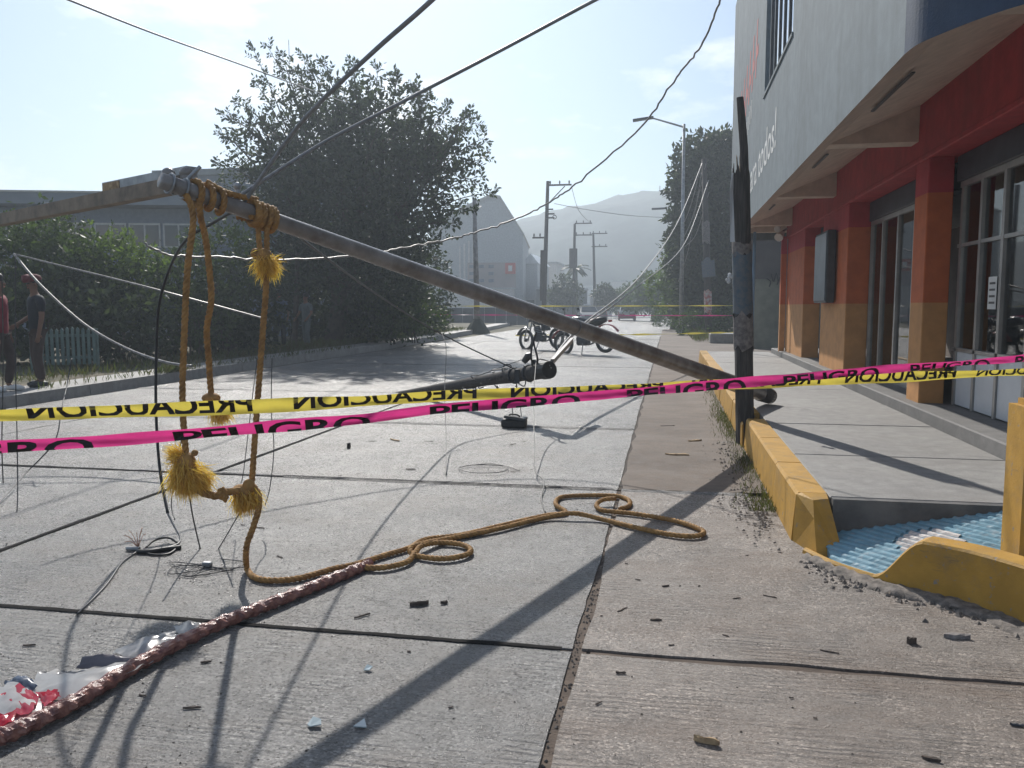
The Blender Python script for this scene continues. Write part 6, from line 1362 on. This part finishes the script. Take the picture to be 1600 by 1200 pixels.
p = AY(480, 560, 24.5); person('person in a grey green shirt under the big tree, right of the pale blue shirt', (p.x, 24.5, 0.152), R(160), 'cloth_grey', 'cloth_grey', ((-.28, .04, 1.13), (-.26, .2, .98)), ((.28, .04, 1.13), (.26, .2, .98)), step=.06, h=.95)

# ================================================================ HILL
hm = MB(); nx, ny = 90, 16
prof = [(-500, 452), (300, 440), (600, 400), (700, 372), (815, 349), (900, 327), (1000, 310), (1045, 304), (1150, 288), (1350, 270), (1700, 300), (2300, 400), (2800, 450)]
YH = 330.0
for j in range(ny + 1):
    v = j / ny
    for i in range(nx + 1):
        x = -500 + 3300 * i / nx; yy = float(np.interp(x, [q[0] for q in prof], [q[1] for q in prof])); p = AY(x, yy, YH)
        hgt = max(0.5, p.z); zz_ = hgt * math.sin(v * math.pi / 2) ** 0.9 + (0 if j in (0, ny) else (math.sin(x * .045 + j) + math.sin(x * .11 - j * 2)) * 1.3) - (3 if j == 0 else 0)
        hm.v.append((p.x * (0.80 + 0.20 * v), YH - 105 * (1 - v), zz_))
for j in range(ny):
    for i in range(nx): a = j * (nx + 1) + i; hm.f.append((a, a + 1, a + nx + 2, a + nx + 1))
struct('hill', hm, mat('wooded_hill', (0.06, 0.085, 0.07), (0.012, 0.02, 0.02), 0.09, 0.95), 'wooded hill closing the view behind the power poles', True)
p = AY(1031, 306, YH); o = part('hill_mast', MB().cyl((p.x, YH - 5, p.z - 3), (p.x, YH - 5, AY(1031, 293, YH).z), .25, n=5), 'steel'); tag(o, 'tiny mast on top of the hill', 'mast')

# ================================================================ LITTER ON THE ROAD
def chip(px, py, lpx, hpx, ang, m, label, name='wood_splinter', cat='splinter', group=None, th=0.007):
    c = G(px, py); k = c.y / FPX; L_ = lpx * k / 2; W_ = max(.004, hpx * k * 0.4); a = R(ang)
    ax = Vector((math.cos(a), math.sin(a), .012)); mb = MB(); n_ = 5; per = Vector((-math.sin(a), math.cos(a), 0))
    for i in range(n_ + 1):
        t = -1 + 2 * i / n_; w_ = W_ * (1 - .6 * abs(t) ** 3) * rnd.uniform(.7, 1.2); p = c + ax * (L_ * t) + per * (.15 * L_ * math.sin(t * 2))
        z_ = .003 + abs(ax.z * L_)
        mb.v += [(p.x + per.x * w_, p.y + per.y * w_, z_ + ax.z * L_ * t), (p.x - per.x * w_, p.y - per.y * w_, z_ + ax.z * L_ * t), (p.x - per.x * w_ * .7, p.y - per.y * w_ * .7, z_ + th * rnd.uniform(.6, 1.1) + ax.z * L_ * t), (p.x + per.x * w_ * .7, p.y + per.y * w_ * .7, z_ + th * rnd.uniform(.6, 1.1) + ax.z * L_ * t)]
    for i in range(n_):
        for j in range(4): q = i * 4 + j; r_ = i * 4 + (j + 1) % 4; mb.f.append((q, r_, r_ + 4, q + 4))
    mb.f += [(0, 1, 2, 3), tuple(n_ * 4 + j for j in range(4))]
    return tag(part(name, mb, m), label, cat, group)
MAT['chip_dark'] = mat('dark_splinter', (0.10, 0.075, 0.06), (0.05, 0.04, 0.035), 40, .9, local=True); MAT['shard'] = mat('glass_shard', (0.42, 0.50, 0.52), (0.32, 0.38, 0.4), 20, .15, .6)
chip(655, 946, 32, 12, 20, 'chip_dark', 'largest dark bark piece on the road right of the wrapped cable', th=.02)
chip(694, 944, 12, 7, 10, 'chip_dark', 'small dark chip beside the largest bark piece', th=.015)
chip(617, 688, 30, 8, -52, 'fresh_wood', 'pale split stick on the road behind the magenta tape')
chip(1058, 712, 36, 8, -12, 'fresh_wood', 'longer pale stick on the dirt near the kerb', th=.02)
chip(1086, 690, 22, 6, 15, 'fresh_wood', 'shorter pale stick on the dirt near the kerb', th=.018)
chip(1043, 666, 22, 4, 8, 'chip_dark', 'dark twig on the dirt strip')
chip(1104, 1162, 40, 11, -22, 'fresh_wood', 'pale brown wood chip at the bottom of the view', th=.02)
chip(566, 964, 30, 4, 40, 'chip_dark', 'thin twig just below the end of the wrapped cable')
chip(642, 734, 16, 7, 0, 'chip_dark', 'curled dry leaf beyond the rope', 'dry_leaf', 'leaf')
chip(1495, 998, 36, 14, -10, 'poster_old', 'crumpled pale scrap of paper before the yellow ramp kerb', 'paper_scrap', 'paper', th=.02)
chip(1424, 1006, 14, 12, 0, 'chip_dark', 'dark stone on the concrete before the ramp kerb', 'stone', 'stone', th=.03)
chip(1590, 1135, 20, 8, -20, 'dark_metal', 'dark metal bit at the right edge of the road', 'metal_scrap', 'scrap')
chip(1455, 1188, 26, 10, -30, 'chip_dark', 'dark splinter at the lower right edge of the view')
chip(970, 1053, 16, 6, -5, 'chip_dark', 'dark bit just right of the long slab joint')
chip(1025, 970, 18, 6, 0, 'chip_dark', 'dark splinter right of the pole shadow, lower of two'); chip(1040, 917, 12, 6, 20, 'chip_dark', 'dark splinter right of the pole shadow, upper of two')
chip(300, 1108, 32, 4, 6, 'chip_dark', 'thin dark twig on the nearest left slab'); chip(322, 1036, 18, 6, 12, 'chip_dark', 'small curled leaf below the wrapped cable', 'dry_leaf', 'leaf'); chip(46, 1010, 22, 5, 10, 'chip_dark', 'curled twig above the torn plastic')
chip(545, 700, 5, 14, 0, 'black', 'small dark clip standing on the road', 'clip', 'clip', th=.05)
cl = [(600, 760), (820, 740), (430, 860), (960, 900), (1080, 1000), (1300, 1080), (700, 1060), (250, 1080), (1180, 900), (560, 720)]
for k in range(34):
    cx, cy_ = rnd.choice(cl); px, py = cx + rnd.gauss(0, 70), min(1190, max(690, cy_ + rnd.gauss(0, 45)))
    chip(px, py, rnd.choice([5, 6, 8, 10, 16, 24]) * rnd.uniform(.8, 1.2), rnd.uniform(1.5, 4), rnd.uniform(-50, 50), 'chip_dark', 'small dark splinter scattered on the concrete road', group='small splinters strewn over the road', th=.004)
def shard(px, py, pts, label):
    c = G(px, py); k = c.y / FPX; mb = MB(); mb.prism([(c.x + x * k, c.y + y * k * 2.2, .004 + .004 * i) for i, (x, y) in enumerate(pts)], (0, 0, .004)); tag(part('glass_shard', mb, 'shard'), label, 'shard')
shard(492, 1135, [(-13, -1), (-4, -5), (14, -2), (8, 4), (-8, 5)], 'pale glass shard left of the pole shadow')
shard(567, 1135, [(-14, -4), (11, -5), (-2, 6)], 'pale triangular glass shard inside the pole shadow')
shard(575, 1048, [(-6, -2), (5, -3), (7, 2), (-4, 3)], 'tiny glass shard on the near left slab')
def pebbles(name, label, n, fn, r0, r1, m):
    mb = MB()
    for k in range(n):
        x, y, z = fn(); r = rnd.uniform(r0, r1); a = rnd.uniform(0, 3)
        v = [(r * math.cos(a + q * 1.57) * rnd.uniform(.7, 1.3), r * math.sin(a + q * 1.57) * rnd.uniform(.7, 1.2), 0) for q in range(4)]
        mb.add([(x + p_[0], y + p_[1], z) for p_ in v] + [(x + rnd.uniform(-.3, .3) * r, y + rnd.uniform(-.3, .3) * r, z + r * rnd.uniform(.5, 1.1))], [(0, 1, 4), (1, 2, 4), (2, 3, 4), (3, 0, 4)])
    o = part(name, mb, m, fix=False); o['kind'] = 'stuff'; tag(o, label, 'gravel')
def rd():
    y = 2.2 + rnd.random() ** 1.6 * 12; return (rnd.uniform(-7, 0.7), y, 0.001)
pebbles('road_grit', 'fine dark grit scattered over the slabs', 1500, rd, .002, .006, 'under')
pebbles('joint_grit', 'small stones caught in the long slab joint', 420, lambda: (-0.362 + rnd.gauss(0, .022), rnd.uniform(1.9, 6.4), -.006), .003, .009, 'gravel')
pebbles('kerb_gravel', 'small stones along the foot of the kerb and ramp', 420, lambda: (lambda y: (0.70 - abs(rnd.gauss(0, .12)), y, .012))(rnd.choice([rnd.gauss(6.0, .4), rnd.uniform(5.5, 9)])), .004, .016, 'gravel')
pebbles('ramp_gravel', 'crumbs of mortar before the ramp kerb', 300, lambda: (lambda q: (q.x - abs(rnd.gauss(0, .10)), q.y - abs(rnd.gauss(0, .10)), .003))(rnd.choice(bp[4:44])), .004, .018, 'gravel')

# ================================================================ HAZE
hz = MB().bb((-520, -45, -1.2), (520, 420, 62)); ho = part('haze', hz, MAT['under']); ho.data.materials.clear()
hmz = bpy.data.materials.new('haze_air'); hmz.use_nodes = True; n_ = hmz.node_tree; n_.nodes.clear()
pv = n_.nodes.new('ShaderNodeVolumePrincipled'); pv.inputs['Color'].default_value = (0.78, 0.89, 1.0, 1); pv.inputs['Density'].default_value = 0.0023; pv.inputs['Anisotropy'].default_value = 0.45
on = n_.nodes.new('ShaderNodeOutputMaterial'); n_.links.new(pv.outputs[0], on.inputs['Volume']); ho.data.materials.append(hmz)
ho['kind'] = 'stuff'; tag(ho, 'bright morning haze filling the street', 'haze')
